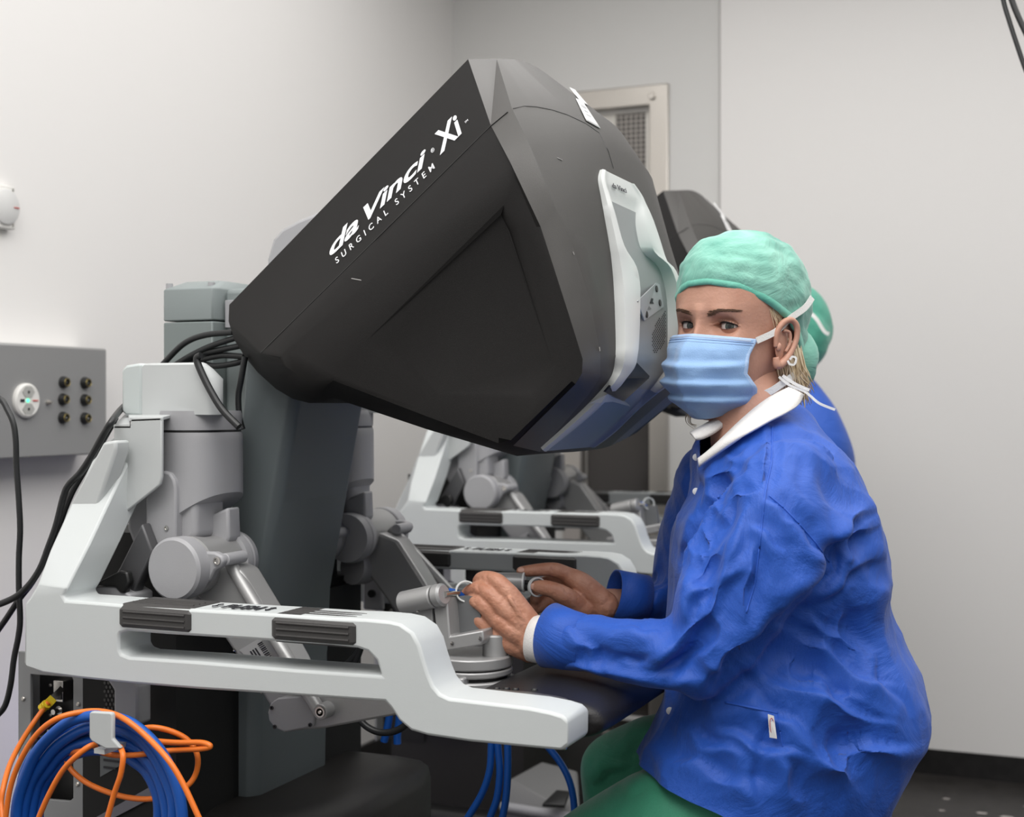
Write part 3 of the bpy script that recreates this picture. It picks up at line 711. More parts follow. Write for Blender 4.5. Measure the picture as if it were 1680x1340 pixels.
# struts visible between post and joint
bm = B(); prism(bm, [k_(232, 858, 1.53), k_(196, 930, 1.53), k_(176, 962, 1.53), k_(186, 978, 1.53), k_(214, 984, 1.53), k_(250, 905, 1.53)], (0, .02, 0)); obj('counterweight_strut', bm, mat('dark_strut_grey', (.10, .10, .105), .4, .3), con, bevel=.003)
bm = B(); prism(bm, [k_(142, 984, 1.515), k_(153, 962, 1.515), k_(192, 962, 1.515), k_(214, 976, 1.515), k_(214, 990, 1.515)], (0, .05, 0)); obj('strut_foot', bm, M_LGREY, con, bevel=.003)
bm = B(); prism(bm, [k_(150, 960, 1.512), k_(196, 936, 1.512), k_(208, 938, 1.512), k_(212, 955, 1.512), k_(204, 974, 1.512), k_(196, 972, 1.512), k_(188, 963, 1.512)], (0, .012, 0)); obj('strut_pad', bm, M_BLACK, con, bevel=.003)
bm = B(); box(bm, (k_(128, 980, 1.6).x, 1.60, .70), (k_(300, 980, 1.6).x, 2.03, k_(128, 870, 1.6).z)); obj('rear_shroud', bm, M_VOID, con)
# cable hook
hk = [(146, 1170), (149, 1167), (182, 1169), (184, 1174), (184, 1212), (198, 1228), (174, 1229), (150, 1216), (146, 1210)]
bm = B(); P = [q(*p, 1.335) for p in hk]; prism(bm, P, (0, .007, 0)); hook = obj('cable_hook', bm, M_LGREY2, con, bevel=.0025)
a_ = q(165, 1167, 1.34); bm = B(); box(bm, (a_.x - .010, 1.34, a_.z - .052), (a_.x + .006, 1.41, a_.z - .046)); obj('hook_arm', bm, M_LGREY2, hook)
# ---------------------------------------------------------------- master arms (left one built, right one mirrored)
arm_parts = []
def ap(name, bm, m, parent, **k):
    o = obj(name, bm, m, parent, **k); arm_parts.append(o); return o
YA = 1.62
bm = B()                                            # shoulder housing: round drum, slanted below
def drum_ring(z, r, cx, n=40, sq=2.6, y=YA, ry=.062):
    return [Vector((cx + r * math.copysign(abs(math.cos(t)) ** (2 / sq), math.cos(t)), y + ry * math.copysign(abs(math.sin(t)) ** (2 / sq), math.sin(t)), z)) for t in np.linspace(0, 2 * math.pi, n, endpoint=False)]
YF = YA - .062
xa, xb = q(252, 760, YA - .04).x, q(402, 760, YA + .035).x
cx, rx = (xa + xb) / 2, (xb - xa) / 2
z1 = q(330, 710, YF).z; z2 = q(330, 812, YF).z
zc = q(300, 880, YF).z
rr = [drum_ring(z1, rx * .955, cx), drum_ring(z1 - .004, rx * .99, cx), drum_ring(z1 - .012, rx, cx), drum_ring(z2 + .004, rx * 1.01, cx)]
low = drum_ring(z2, rx * 1.01, cx)
def slant(p, k): 
    t = (xb - p.x) / (xb - xa)                      # 0 at right ... 1 at left
    return Vector((p.x, p.y, z2 - min(1, t / .62) * (z2 - q(320, 858, YF).z) * k - (max(0, t - .55) * .06 * k)))
rr.append([slant(p, 1) for p in low]); rr.append([slant(Vector((cx + (p.x - cx) * .9, YA + (p.y - YA) * .85, 0)), 1.12) for p in low])
rings(bm, rr); bmesh.ops.recalc_face_normals(bm, faces=bm.faces[:])
arm = ap('master_arm', bm, M_LGREY, con, smooth=50)
bm = B(); rings(bm, [drum_ring(q(330, 706, YF).z, rx * .97, cx), drum_ring(q(330, 684, YF).z, rx * .985, cx), drum_ring(q(330, 680, YF).z, rx * .97, cx), drum_ring(q(330, 674, YF).z, rx * .93, cx)]); bmesh.ops.recalc_face_normals(bm, faces=bm.faces[:])
ap('bearing_plate', bm, M_LGREY, arm, smooth=50)
bm = B(); rings(bm, [drum_ring(q(330, 711, YF).z, rx * .93, cx), drum_ring(q(330, 702, YF).z, rx * .93, cx)]); bmesh.ops.recalc_face_normals(bm, faces=bm.faces[:]); ap('shadow_gap', bm, M_BLACK, arm)
yt = 1.565
rs = []
for (dy, rr1, rr2, top) in ((0, 338, 330, 599), (.004, 348, 336, 596), (.016, 360, 345, 595), (.035, 366, 350, 596), (.060, 366, 352, 600), (.075, 362, 350, 606)):
    y = yt + dy; zt__ = q(240, top, yt).z; X0 = q(233, 640, yt).x
    X1, X2 = q(rr1, 640, y).x, q(rr2, 640, y).x; z_lo = q(240, 680, yt).z
    rs.append([Vector((X0, y, z_lo)), Vector((X0, y, zt__ - .003)), Vector((X0 + .003, y, zt__)), Vector((X2 - .012, y, zt__)), Vector((X2, y, zt__ - .008)), Vector((X1, y, zt__ - .022)), Vector((X1, y, z_lo))])
bm = B(); rings(bm, rs); bmesh.ops.recalc_face_normals(bm, faces=bm.faces[:]); ap('top_housing', bm, M_LGREY2, arm, smooth=45)
tp = [(199, 676), (199, 606), (206, 599), (231, 595), (232, 600), (232, 682), (206, 682)]
bm = B(); prism(bm, [q(*p, yt - .002) for p in tp], (0, .075, 0)); ap('top_end_cap', bm, mat('pale_green_grey_cap', (.50, .545, .54), .4, bump=.05, bscale=900), arm, bevel=.004)
# angled cover plate
sp_ = [(186, 697), (214, 697), (214, 686), (265, 684), (265, 782), (262, 795), (254, 802), (196, 848), (188, 846)]
bm = B(); prism(bm, [q(*p, 1.525) for p in sp_], (0, .006, 0)); ap('cover_plate', bm, M_LGREY2, arm, bevel=.002)
tp = [q(186, 697, 1.525), q(214, 697, 1.525), q(214, 686, 1.525), q(265, 684, 1.525), q(296, 676, 1.60), q(208, 676, 1.60)]
bm = B(); vs = [bm.verts.new(p) for p in tp]; bm.faces.new(vs); r_ = bmesh.ops.extrude_face_region(bm, geom=bm.faces[:])
for g in r_['geom']:
    if isinstance(g, bmesh.types.BMVert): g.co.z -= .005
bmesh.ops.recalc_face_normals(bm, faces=bm.faces[:]); ap('cover_flange', bm, M_LGREY2, arm, bevel=.001)
# forearm shell (left of the joint) and strap
sh = [(205, 838), (236, 800), (262, 760), (320, 760), (322, 880), (286, 905), (240, 914), (229, 912), (216, 892), (207, 868)]
bm = B(); prism(bm, [q(*p, 1.565) for p in sh], (0, .07, 0)); ap('elbow_shell', bm, M_LGREY, arm, bevel=.008, bseg=3)
sh = [(239, 905), (239, 812), (244, 790), (256, 777), (266, 772), (278, 776), (285, 786), (288, 800), (288, 880), (283, 900)]
bm = B(); prism(bm, [q(*p, 1.550) for p in sh], (0, .03, 0)); ap('joint_strap', bm, M_LGREY, arm, bevel=.003)
p = q(273, 866, 1.549); bm = B(); lathe(bm, p, (0, -1, 0), [(0, .0035), (.001, .0035), (.001, .0022), (-.001, .0018)], 20); ap('strap_screw', bm, M_CHROME, arm)
bk = [(318, 868), (330, 852), (374, 832), (376, 884), (366, 900), (330, 902), (318, 895)]
bm = B(); prism(bm, [q(*p, 1.605) for p in bk], (0, .03, 0)); ap('yoke', bm, M_LGREY, arm, bevel=.004)
# main barrel
YD = 1.51
c = q(283, 934, YD); R_ = .0428
bm = B(); lathe(bm, c, (0, 1, 0), [(0, R_ - .004), (.0, R_ - .0038), (.004, R_), (.026, R_), (.028, R_ - .002)], 64); ap('elbow_barrel', bm, M_LGREY, arm, smooth=30)
bm = B(); lathe(bm, c, (0, 1, 0), [(.028, R_ - .0035), (.033, R_ - .0035), (.034, R_ - .001), (.075, R_ - .006), (.115, R_ - .006)], 64); ap('barrel_collar', bm, M_ALU, arm, smooth=30)
bm = B(); lathe(bm, c, (0, 1, 0), [(.115, R_ - .007), (.117, R_ - .001), (.128, R_), (.131, R_ - .0015), (.134, R_), (.146, R_ - .003)], 64); ap('barrel_rim', bm, M_LGREY, arm, smooth=30)
# bracket and link rod
bb = [(333, 905), (352, 906), (364, 912), (367, 921), (362, 930), (352, 936), (345, 951), (332, 960), (326, 935)]
bm = B(); prism(bm, [q(*p, 1.535) for p in bb], (0, .014, 0)); ap('link_bracket', bm, M_LGREY, arm, bevel=.003)
p = q(356, 920, 1.534); bm = B(); lathe(bm, p, (0, -1, 0), [(0, .0055), (.0015, .0055), (.0015, .0035), (-.001, .003)], 20); ap('pivot_bolt', bm, M_CHROME, arm)
p = q(357, 920, 1.53); bm = B(); cyl(bm, p + Vector((0, .015, 0)), p + Vector((0, .06, 0)), .0085, n=24, ch=.001); ap('pivot_sleeve', bm, M_LGREY, arm)
a_, b_2 = q(371, 913, 1.575), q(525, 1168, 1.53)
bm = B(); tube(bm, [a_, b_2], .009, n=20, smooth=False); lathe(bm, q(525, 1168, 1.52), (0, 1, 0), [(0, .0095), (.001, .0105), (.03, .0105)], 28); ap('link_rod', bm, M_ALU, arm)
p = q(525, 1168, 1.519); bm = B(); lathe(bm, p, (0, -1, 0), [(0, .007), (.001, .007), (.001, .005), (.0, .005), (.0, .003), (.0018, .002)], 24); ap('rod_bolt', bm, M_CHROME, arm)
# wide upper link
ul = [(300, 950), (318, 975), (366, 1045), (392, 1084), (418, 1120), (442, 1160), (470, 1185), (500, 1180), (512, 1150), (480, 1082), (440, 1010), (395, 935), (360, 920)]
bm = B(); prism(bm, [q(*p, 1.565) for p in ul], (0, .045, 0)); lk = ap('upper_link', bm, M_ALU, arm, bevel=.006, bseg=3)
a1, a2, a3, a4 = q(393, 1066, 1.564), q(427, 1046, 1.564), q(457, 1092, 1.564), q(424, 1096, 1.564)
bm = B(); prism(bm, [a1, a2, a3, a4], (0, -.0008, 0)); sl = ap('serial_label', bm, M_SLABEL, arm, smooth=0)
for k in range(13):
    t0 = k / 13; pa = a2.lerp(a3, .12 + t0 * .8); pb = pa + (a1 - a2) * .22; w = (a3 - a2) * (.028 if k % 3 else .04)
    bm = B(); prism(bm, [pa + Vector((0, -.001, 0)), pa + w + Vector((0, -.001, 0)), pb + w + Vector((0, -.001, 0)), pb + Vector((0, -.001, 0))], (0, -.0004, 0))
    ap('barcode_line', bm, M_PRINTK, arm, smooth=0)
for (u, v0, v1) in ((.36, .2, .8), (.48, .2, .7), (.60, .2, .6), (.85, .3, .45)):
    pa = a2.lerp(a1, u) + (a3 - a2) * v0; pb = a2.lerp(a1, u) + (a3 - a2) * v1; w = (a1 - a2) * .06; o_ = Vector((0, -.001, 0))
    bm = B(); prism(bm, [pa + o_, pb + o_, pb + w + o_, pa + w + o_], (0, -.0004, 0)); ap('label_print', bm, M_PRINTK, arm, smooth=0)
for c_ in ((385, 1066), (430, 1135)):
    p = q(*c_, 1.564); bm = B(); lathe(bm, p, (0, -1, 0), [(0, .0022), (.001, .0022), (.0012, .001)], 14); ap('link_screw', bm, M_CHROME, arm)
# second joint motor behind the barrel (cone nose)
p = q(345, 985, 1.60); bm = B(); lathe(bm, p, Vector((.3, -.9, -.1)), [(-.02, .03), (.01, .028), (.025, .022), (.035, .012), (.038, .010), (.040, .0)], 32); ap('motor_nose', bm, M_LGREY, arm)
# lower link
ll = [(440, 1160), (448, 1149), (465, 1142), (500, 1142), (660, 1128), (760, 1112), (760, 1150), (655, 1172), (530, 1195), (500, 1197), (470, 1201), (455, 1195), (443, 1182)]
bm = B(); prism(bm, [q(*p, 1.54) for p in ll], (0, .05, 0)); ap('lower_link', bm, M_ALU, arm, bevel=.003)
cp = [(439, 1168), (444, 1153), (455, 1145), (505, 1141), (518, 1150), (515, 1190), (498, 1195), (466, 1201), (450, 1194), (441, 1182)]
bm = B(); prism(bm, [q(*p, 1.536) for p in cp], (0, .006, 0)); ap('link_end_cover', bm, M_LGREY, arm, bevel=.002)
for c_ in ((446, 1161), (451, 1192), (509, 1189)):
    p = q(*c_, 1.535); bm = B(); lathe(bm, p, (0, -1, 0), [(0, .0028), (.0012, .0028), (.0012, .0015), (0, .001)], 14); ap('cover_screw', bm, mat('dark_screw', (.08, .08, .08), .4, .6), arm)
# gimbal base (stacked round slabs)
gb = q(775, 1100, 1.60); zz = lambda y: q(775, y, 1.545).z
def slab(z0, z1, r, ext, m, name):
    bm = B(); pts = [Vector((gb.x + r * math.sin(t), 1.60 - r * math.cos(t), 0)) for t in np.linspace(0, math.pi, 20)]
    pts += [Vector((gb.x - ext, 1.60 + r * .8, 0)), Vector((gb.x - ext, 1.60 - r * .8, 0))]
    prism(bm, [Vector((p.x, p.y, z0)) for p in pts], (0, 0, z1 - z0)); return ap(name, bm, m, arm, bevel=.002)
slab(zz(1105), zz(1086), .052, .10, M_ALU, 'gimbal_top_plate')
slab(zz(1118), zz(1107), .052, .10, M_ALU, 'gimbal_mid_plate')
slab(zz(1160), zz(1124), .055, .11, M_ALU, 'gimbal_base')
slab(zz(1125), zz(1117), .046, .08, M_BLACK, 'gimbal_gap')
# L brackets
L1 = [(674, 998), (709, 990), (712, 1060), (720, 1086), (720, 1092), (700, 1094), (690, 1060)]
bm = B(); prism(bm, [q(*p, 1.57) for p in L1], (0, .03, 0)); ap('wrist_post', bm, M_ALU, arm, bevel=.002)
L2 = [(711, 992), (733, 978), (738, 1044), (792, 1034), (794, 1050), (790, 1058), (728, 1068), (718, 1060)]
bm = B(); prism(bm, [q(*p, 1.565) for p in L2], (0, .035, 0)); ap('wrist_bracket', bm, M_ALU, arm, bevel=.002)
bm = B(); prism(bm, [q(*p, 1.595) for p in ((732, 978), (784, 978), (792, 1036), (738, 1046))], (0, .01, 0)); ap('wrist_cover', bm, mat('slate_wrist_cover', (.14, .145, .15), .4), arm)
for c_ in ((686, 1002), (742, 1055), (788, 1047)):
    p = q(*c_, 1.564); bm = B(); lathe(bm, p, (0, -1, 0), [(0, .0024), (.001, .0024), (.0013, .001)], 14); ap('bracket_screw', bm, M_CHROME, arm)
p = q(812, 1068, 1.60); bm = B(); cyl(bm, p + Vector((0, 0, .022)), p - Vector((0, 0, .015)), .016, n=28, ch=.002); ap('wrist_pivot', bm, M_ALU, arm)
# wrist cylinder
a_, b_2 = q(661, 989, 1.575), q(713, 978, 1.565); e = q(729, 975, 1.562)
bm = B(); d = (b_2 - a_); cyl(bm, a_, b_2, .0150, n=40, ch=.0015); cyl(bm, b_2 + d.normalized() * .0008, e, .0148, n=40, ch=.003); ap('wrist_motor', bm, M_ALU, arm, smooth=30)
s1, s2 = e, q(752, 973, 1.60)
bm = B(); tube(bm, [s1, s2], .004, n=14, smooth=False); ap('controller_shaft', bm, M_CHROME, arm)
bm = B(); tube(bm, [q(738, 970, 1.585), q(752, 974, 1.60), q(765, 985, 1.61), q(782, 998, 1.61)], .0045, n=14); ap('controller_lead', bm, M_BLUE, arm)
def ring_part(c, rad, nrm, h, name='finger_ring', sx=1.0):
    nrm = nrm.normalized(); a, b = basis(nrm); rs_ = []
    N = 40
    for k in range(N):
        t = 2 * math.pi * k / N; d_ = a * math.cos(t) * sx + b * math.sin(t)
        rs_.append([c + d_ * (rad + .0015) + nrm * h, c + d_ * (rad + .0015) - nrm * h, c + d_ * (rad - .0008) - nrm * h, c + d_ * (rad - .0008) + nrm * h])
    bm = B(); rings(bm, rs_, close=True); bmesh.ops.recalc_face_normals(bm, faces=bm.faces[:]); return ap(name, bm, M_BEZEL, arm, bevel=.0006)
ring_part(q(764, 970, 1.60), .0125, Vector((.55, -.75, .1)), .0032)
# bearing / mirror
SKIP = ('wrist_post', 'wrist_bracket', 'wrist_cover', 'wrist_motor', 'controller_shaft', 'controller_lead', 'finger_ring', 'bracket_screw')
keep = [o_ for o_ in arm_parts if o_.name.split('.')[0] not in SKIP]
for o_ in keep:
    me = o_.data.copy(); 
    root = con.location
    for v in me.vertices: v.co.y = 2 * YC - (v.co.y + root.y) - root.y
    me.flip_normals()
    c_ = o_.copy(); c_.data = me; COL.objects.link(c_)
    o_['_m'] = c_.name
for o_ in keep:
    c_ = bpy.data.objects[o_['_m']]
    if o_.parent is not con: c_.parent = bpy.data.objects[o_.parent['_m']]
for o_ in keep: 
    nm = o_['_m']; c_ = bpy.data.objects[nm]
    if '_m' in c_: del c_['_m']
for o_ in keep: del o_['_m']

# inner end of the right elbow barrel, seen past the column
cr = q(512, 884, 1.93)
rb = obj('elbow_barrel', (lambda b: (lathe(b, cr, (0, 1, 0), [(0, .036), (.003, .040), (.030, .040), (.031, .038)], 56), b)[1])(B()), M_LGREY, con, smooth=30)
obj('barrel_collar', (lambda b: (lathe(b, cr, (0, 1, 0), [(.031, .0375), (.034, .0375), (.035, .0395), (.060, .0395), (.061, .034), (.16, .034)], 56), b)[1])(B()), M_ALU, rb, smooth=30)
p = q(549, 875, 1.94); bm = B(); cyl(bm, p, p + Vector((0, .05, 0)), .0085, n=24, ch=.001); ps_ = obj('pivot_sleeve', bm, M_LGREY, rb)
bm = B(); lathe(bm, p + Vector((0, -.0005, 0)), (0, -1, 0), [(0, .0055), (.0015, .0055), (.0015, .0035), (-.001, .003)], 20); obj('pivot_bolt', bm, M_BLACK, ps_)
bm = B(); prism(bm, [q(*c_, 1.945) for c_ in ((532, 858), (548, 865), (557, 872), (556, 882), (544, 892), (536, 915), (524, 905))], (0, .012, 0)); obj('link_bracket', bm, M_LGREY, rb, bevel=.003)

# ---------------------------------------------------------------- the second console: same thing, further in
def copy_tree(o, parent=None):
    c = o.copy(); COL.objects.link(c); c.parent = parent
    for ch in [x for x in bpy.data.objects if x.parent is o and x is not c]: copy_tree(ch, c)
    return c
CH_ = {}
def copy_tree(o, parent=None):
    c = o.copy(); COL.objects.link(c); c.parent = parent
    for ch in CH_.get(o.name, []): copy_tree(ch, c)
    return c
for x in list(bpy.data.objects):
    if x.parent: CH_.setdefault(x.parent.name, []).append(x)
con2 = copy_tree(con); con2.location = con.location + Vector((-.205, 1.45, .012))
pv = Vector((-.60 + .0, 1.6, 1.04)) - con.location           # the second hood is set a little higher and tipped further forward
for x in bpy.data.objects:
    if x.parent is con2 and x.name.split('.')[0] in ('viewer_hood', 'viewer_bezel'):
        Rm = Matrix.Rotation(math.radians(4.5), 4, 'Y')
        x.matrix_local = Matrix.Translation(pv + Vector((0, 0, .02))) @ Rm @ Matrix.Translation(-pv)
con2['label'] = 'robot surgery console standing behind the nearest one, mostly hidden by its hood'
del con['group']; del con2['group']
con['group'] = con2['group'] = 'surgeon consoles side by side'

# right-hand controller of the near console, held by the far hand
a_, b_2 = q(808, 953, 1.79), q(858, 955, 1.80)
bm = B(); lathe(bm, a_, b_2 - a_, [(0, .011), (.004, .0125), (.036, .0135), ((b_2 - a_).length, .0135)], 40); hc = obj('hand_controller', bm, M_ALU, con, smooth=40)
bm = B(); lathe(bm, b_2, b_2 - a_, [(0, .0142), (.0025, .0142), (.0026, .0125)], 40); obj('white_rim', bm, M_BEZEL, hc)
bm = B(); tube(bm, [b_2, q(874, 956, 1.80)], .0035, n=10, smooth=False); tube(bm, [q(862, 963, 1.80), q(872, 962, 1.80)], .0055, n=10, smooth=False); obj('linkage', bm, M_BLACK, hc)
arm_parts = []
def ring2(c, rad, nrm, h, parent, sx=1.0):
    nrm = nrm.normalized(); a, b = basis(nrm); rs_ = []
    for k in range(40):
        t = 2 * math.pi * k / 40; d_ = a * math.cos(t) * sx + b * math.sin(t)
        rs_.append([c + d_ * (rad + .0016) + nrm * h, c + d_ * (rad + .0016) - nrm * h, c + d_ * (rad - .0008) - nrm * h, c + d_ * (rad - .0008) + nrm * h])
    bm = B(); rings(bm, rs_, close=True); bmesh.ops.recalc_face_normals(bm, faces=bm.faces[:]); return obj('finger_ring', bm, M_BEZEL, parent, bevel=.0006)
ring2(q(881, 963, 1.80), .0125, Vector((.8, -.62, .1)), .003, hc)
p = q(827, 965, 1.79); bm = B(); tube(bm, [p, p - Vector((0, 0, .035)), Vector((gb.x + .02, 1.93, .84)), Vector((gb.x, 2.0, .80)), Vector((gb.x, 2.03, .77))], .007, n=14); obj('support_arm', bm, M_ALU, hc)

# ---------------------------------------------------------------- cables
def cable(name, P, r, m, label, cat, group=None, closed=False):
    bm = B(); tube(bm, P, r, n=12, sub=8, closed=closed); return tag(obj(name, bm, m), label, cat, group)
yc = 1.50
P = [(-30, 640), (0, 654), (12, 672), (22, 695), (26, 725), (27, 765), (31, 822), (33, 869), (31, 915), (31, 966), (33, 1015), (30, 1045), (23, 1080), (17, 1125), (8, 1158), (-6, 1175)]
cable('cable', [q(*p, 1.52) for p in P], .0043, M_RUBBER, 'black power cord hanging vertically in front of the grey wall box', 'cable')
P = [(236, 640, 1.66), (216, 656, 1.62), (198, 672, 1.57), (184, 690), (169, 714), (150, 748), (132, 775), (113, 795), (104, 815), (92, 862), (80, 896), (66, 932), (47, 960), (22, 981), (-20, 998)]
cable('cable', [q(*p) if len(p) > 2 else q(*p, 1.50) for p in P], .0047, M_RUBBER, 'black power cord curving down left from behind the white arm housing', 'cable')
P = [(190, 685), (160, 738), (128, 790), (112, 822), (84, 895), (56, 950), (30, 985), (8, 1018), (-15, 1050)]
cable('cable', [q(*p, 1.53) for p in P], .0043, M_RUBBER, 'second black cord running beside the curving one, lowest at the left edge', 'cable')
# bundle between tower and hood
bun = [[(265, 600), (300, 565), (335, 550), (382, 545)], [(278, 605), (310, 585), (345, 568), (390, 553)], [(290, 600), (322, 582), (355, 575), (395, 567)],
       [(300, 600), (330, 590), (365, 583), (400, 585)], [(318, 592), (350, 600), (385, 596), (402, 590)]]
for i, s_ in enumerate(bun):
    cable('cable', [q(*p, 1.71 + .004 * i) for p in s_], .0046, M_RUBBER, ('topmost black cable arching between grey tower and dark hood', 'second black cable from the top between grey tower and dark hood', 'middle black cable of the bundle between grey tower and dark hood',
        'fourth black cable from the top between tower and hood', 'lowest black cable of the bundle, just above the white housing')[i], 'cable', 'bundled cables behind the hood')
cable('cable', [q(*p, 1.555) for p in ((330, 583), (323, 588), (328, 605), (345, 640), (365, 672), (392, 700))] , .005, M_RUBBER, 'black cable crossing diagonally in front of the white top housing', 'cable')
cable('cable', [q(*p, 1.66) for p in ((402, 585), (396, 620), (391, 650), (393, 685), (398, 704))], .0045, M_RUBBER, 'black cable dropping vertically beside the grey green column', 'cable')
# blue coil
bm = B(); rnd = random.Random(5); yb0 = 1.365
for i, (r1, r2) in enumerate(((152, 168), (138, 152), (124, 138), (111, 124), (147, 160), (130, 142))):
    P = []
    for k in range(26):
        t = 2 * math.pi * k / 26; j = rnd.uniform(-1.5, 1.5)
        P.append(q(162 + (r1 + j) * math.cos(t) * .9, 1347 - (r2 + j) * math.sin(t) + (6 * math.cos(t * 2 + i)), yb0 + .011 * (i % 4) + (.02 if i > 3 else 0)))
    tube(bm, P, .0072, n=12, sub=4, closed=True)
tag(obj('blue_cable_coil', bm, M_BLUE), 'coil of thick blue ribbed cable hanging from the grey hook', 'cable coil')
bm = B(); tube(bm, [q(*p, 1.44) for p in ((98, 1195), (75, 1215), (52, 1240), (38, 1270), (30, 1310), (24, 1345), (22, 1390))], .006, n=12)
bc = tag(obj('blue_cable', bm, M_BLUE), 'single blue cable with white tag leaving the connector panel', 'cable')
bm = B(); tube(bm, [q(56, 1244, 1.432), q(48, 1256, 1.432)], .0072, n=12, smooth=False)
o_ = obj('cable_tag', bm, M_LABEL); o_.data.transform(Matrix.Translation(o_.location - bc.location)); o_.location = (0, 0, 0); o_.parent = bc
# orange cable
oy = 1.345
oc = thing('orange_network_cable', q(80, 1345, oy), 'tangled thin orange network cable with yellow plug looped over the hook', 'cable')
paths = [[(80, 1152, 1.505), (72, 1162, 1.50), (52, 1190, 1.48), (32, 1222, 1.44), (16, 1255, 1.40), (6, 1290, 1.37), (2, 1320, 1.36), (6, 1350, 1.35)],
         [(8, 1350, oy), (16, 1296, oy), (32, 1250, oy), (60, 1205, oy), (95, 1178, oy), (140, 1167, oy + .02), (175, 1168, oy + .02), (205, 1180, oy), (240, 1208, oy), (275, 1245, oy - .01), (300, 1285, oy - .01), (328, 1345, oy - .01)],
         [(60, 1350, oy - .01), (78, 1308, oy - .01), (102, 1265, oy - .01), (128, 1238, oy - .01), (152, 1222, oy), (162, 1231, oy + .02), (185, 1238, oy + .03), (225, 1238, oy + .03), (280, 1231, oy + .05), (330, 1228, oy + .05), (345, 1224, oy + .05), (330, 1218, oy + .05), (290, 1218, oy + .05), (250, 1215, oy + .05)],
         [(197, 1225, oy), (202, 1240, oy - .01), (198, 1270, oy - .012), (188, 1300, oy - .012), (174, 1350, oy - .012)],
         [(225, 1197, oy + .05), (250, 1193, oy + .05), (280, 1199, oy + .06), (308, 1214, oy + .07), (324, 1240, oy + .07), (320, 1272, oy + .07), (298, 1295, oy + .06), (250, 1310, oy + .05), (200, 1306, oy + .05), (150, 1288, oy + .05), (120, 1266, oy + .05), (108, 1245, oy + .05), (114, 1236, oy + .05), (135, 1232, oy + .02)]]
bm = B()
for s_ in paths: tube(bm, [q(*p) for p in s_], .0036, n=10)
obj('cord', bm, M_ORANGE, oc)
bm = B(); a_, b_2 = q(78, 1155, 1.505), q(97, 1134, 1.545); tube(bm, [q(68, 1163, 1.50), a_], .0052, n=12, smooth=False)
d = (b_2 - a_).normalized(); tube(bm, [a_, a_ + d * .012], [.0085, .0085], n=4, smooth=False)
for k in range(3): tube(bm, [q(69 + k * 3, 1162 - k * 3, 1.502), q(70.5 + k * 3, 1160.5 - k * 3, 1.502)], .0066, n=12, smooth=False)
pb = obj('plug_boot', bm, M_YELLOW, oc)
bm = B(); tube(bm, [a_ + d * .012, b_2 + d * .006], [.006, .006], n=4, smooth=False); obj('plug', bm, M_CHROME, pb)
# blue hoses under the armrest
hs = [([(806, 1195), (806, 1225), (803, 1265), (790, 1303), (765, 1345), (745, 1375)], 'blue hose under the white rail, leftmost of three, bending left'),
      ([(815, 1195), (817, 1225), (820, 1267), (815, 1310), (803, 1345), (798, 1380)], 'blue hose under the white rail, middle one of three'),
      ([(832, 1195), (833, 1225), (833, 1267), (830, 1310), (823, 1350), (820, 1380)], 'blue hose under the white rail, rightmost of three hanging straight'),
      ([(884, 1205), (900, 1226), (920, 1252), (934, 1280), (941, 1312), (943, 1350)], 'blue hose arching down right beside the dark green knee'),
      ([(640, 1160), (638, 1180), (634, 1200), (630, 1216)], 'short blue hose behind the lower arm link, left one'),
      ([(656, 1160), (655, 1182), (652, 1205), (652, 1220)], 'short blue hose behind the lower arm link, right one')]
for P, lb in hs: 
    y_ = 1.95 if P[0][0] < 700 else 1.86
    cable('blue_hose', [q(*p, y_ + (.12 if P[0][0] > 870 else 0)) for p in P], .0062 if y_ > 1.9 else .0055, M_BLUE, lb, 'hose', 'blue hoses under the near console')
cable('cable', [q(*p, 1.66) for p in ((588, 1178), (602, 1192), (622, 1201), (645, 1200), (664, 1190), (674, 1175))], .0048, M_RUBBER, 'black cable loop hanging under the lower arm link', 'cable')
cable('cable', [q(*p, 1.75) for p in ((594, 1058), (580, 1078), (560, 1098), (545, 1125))], .0045, M_RUBBER, 'black cable below the right grip, left of two', 'cable')
cable('cable', [q(*p, 1.75) for p in ((594, 1058), (586, 1080), (577, 1100), (572, 1125))], .0045, M_RUBBER, 'black cable below the right grip, right of two', 'cable')
# wires hanging top right
cable('hanging_cable', [PY(*p, 2.6) for p in ((1636, -60), (1646, 0), (1656, 35), (1668, 72), (1684, 118), (1706, 170))], .0042, M_RUBBER, 'black cable hanging at the top right edge, left of two', 'cable')
cable('hanging_cable', [PY(*p, 2.6) for p in ((1648, -40), (1660, 0), (1670, 26), (1684, 56), (1704, 100), (1724, 150))], .0052, M_RUBBER, 'black cable hanging at the top right edge, right of two', 'cable')
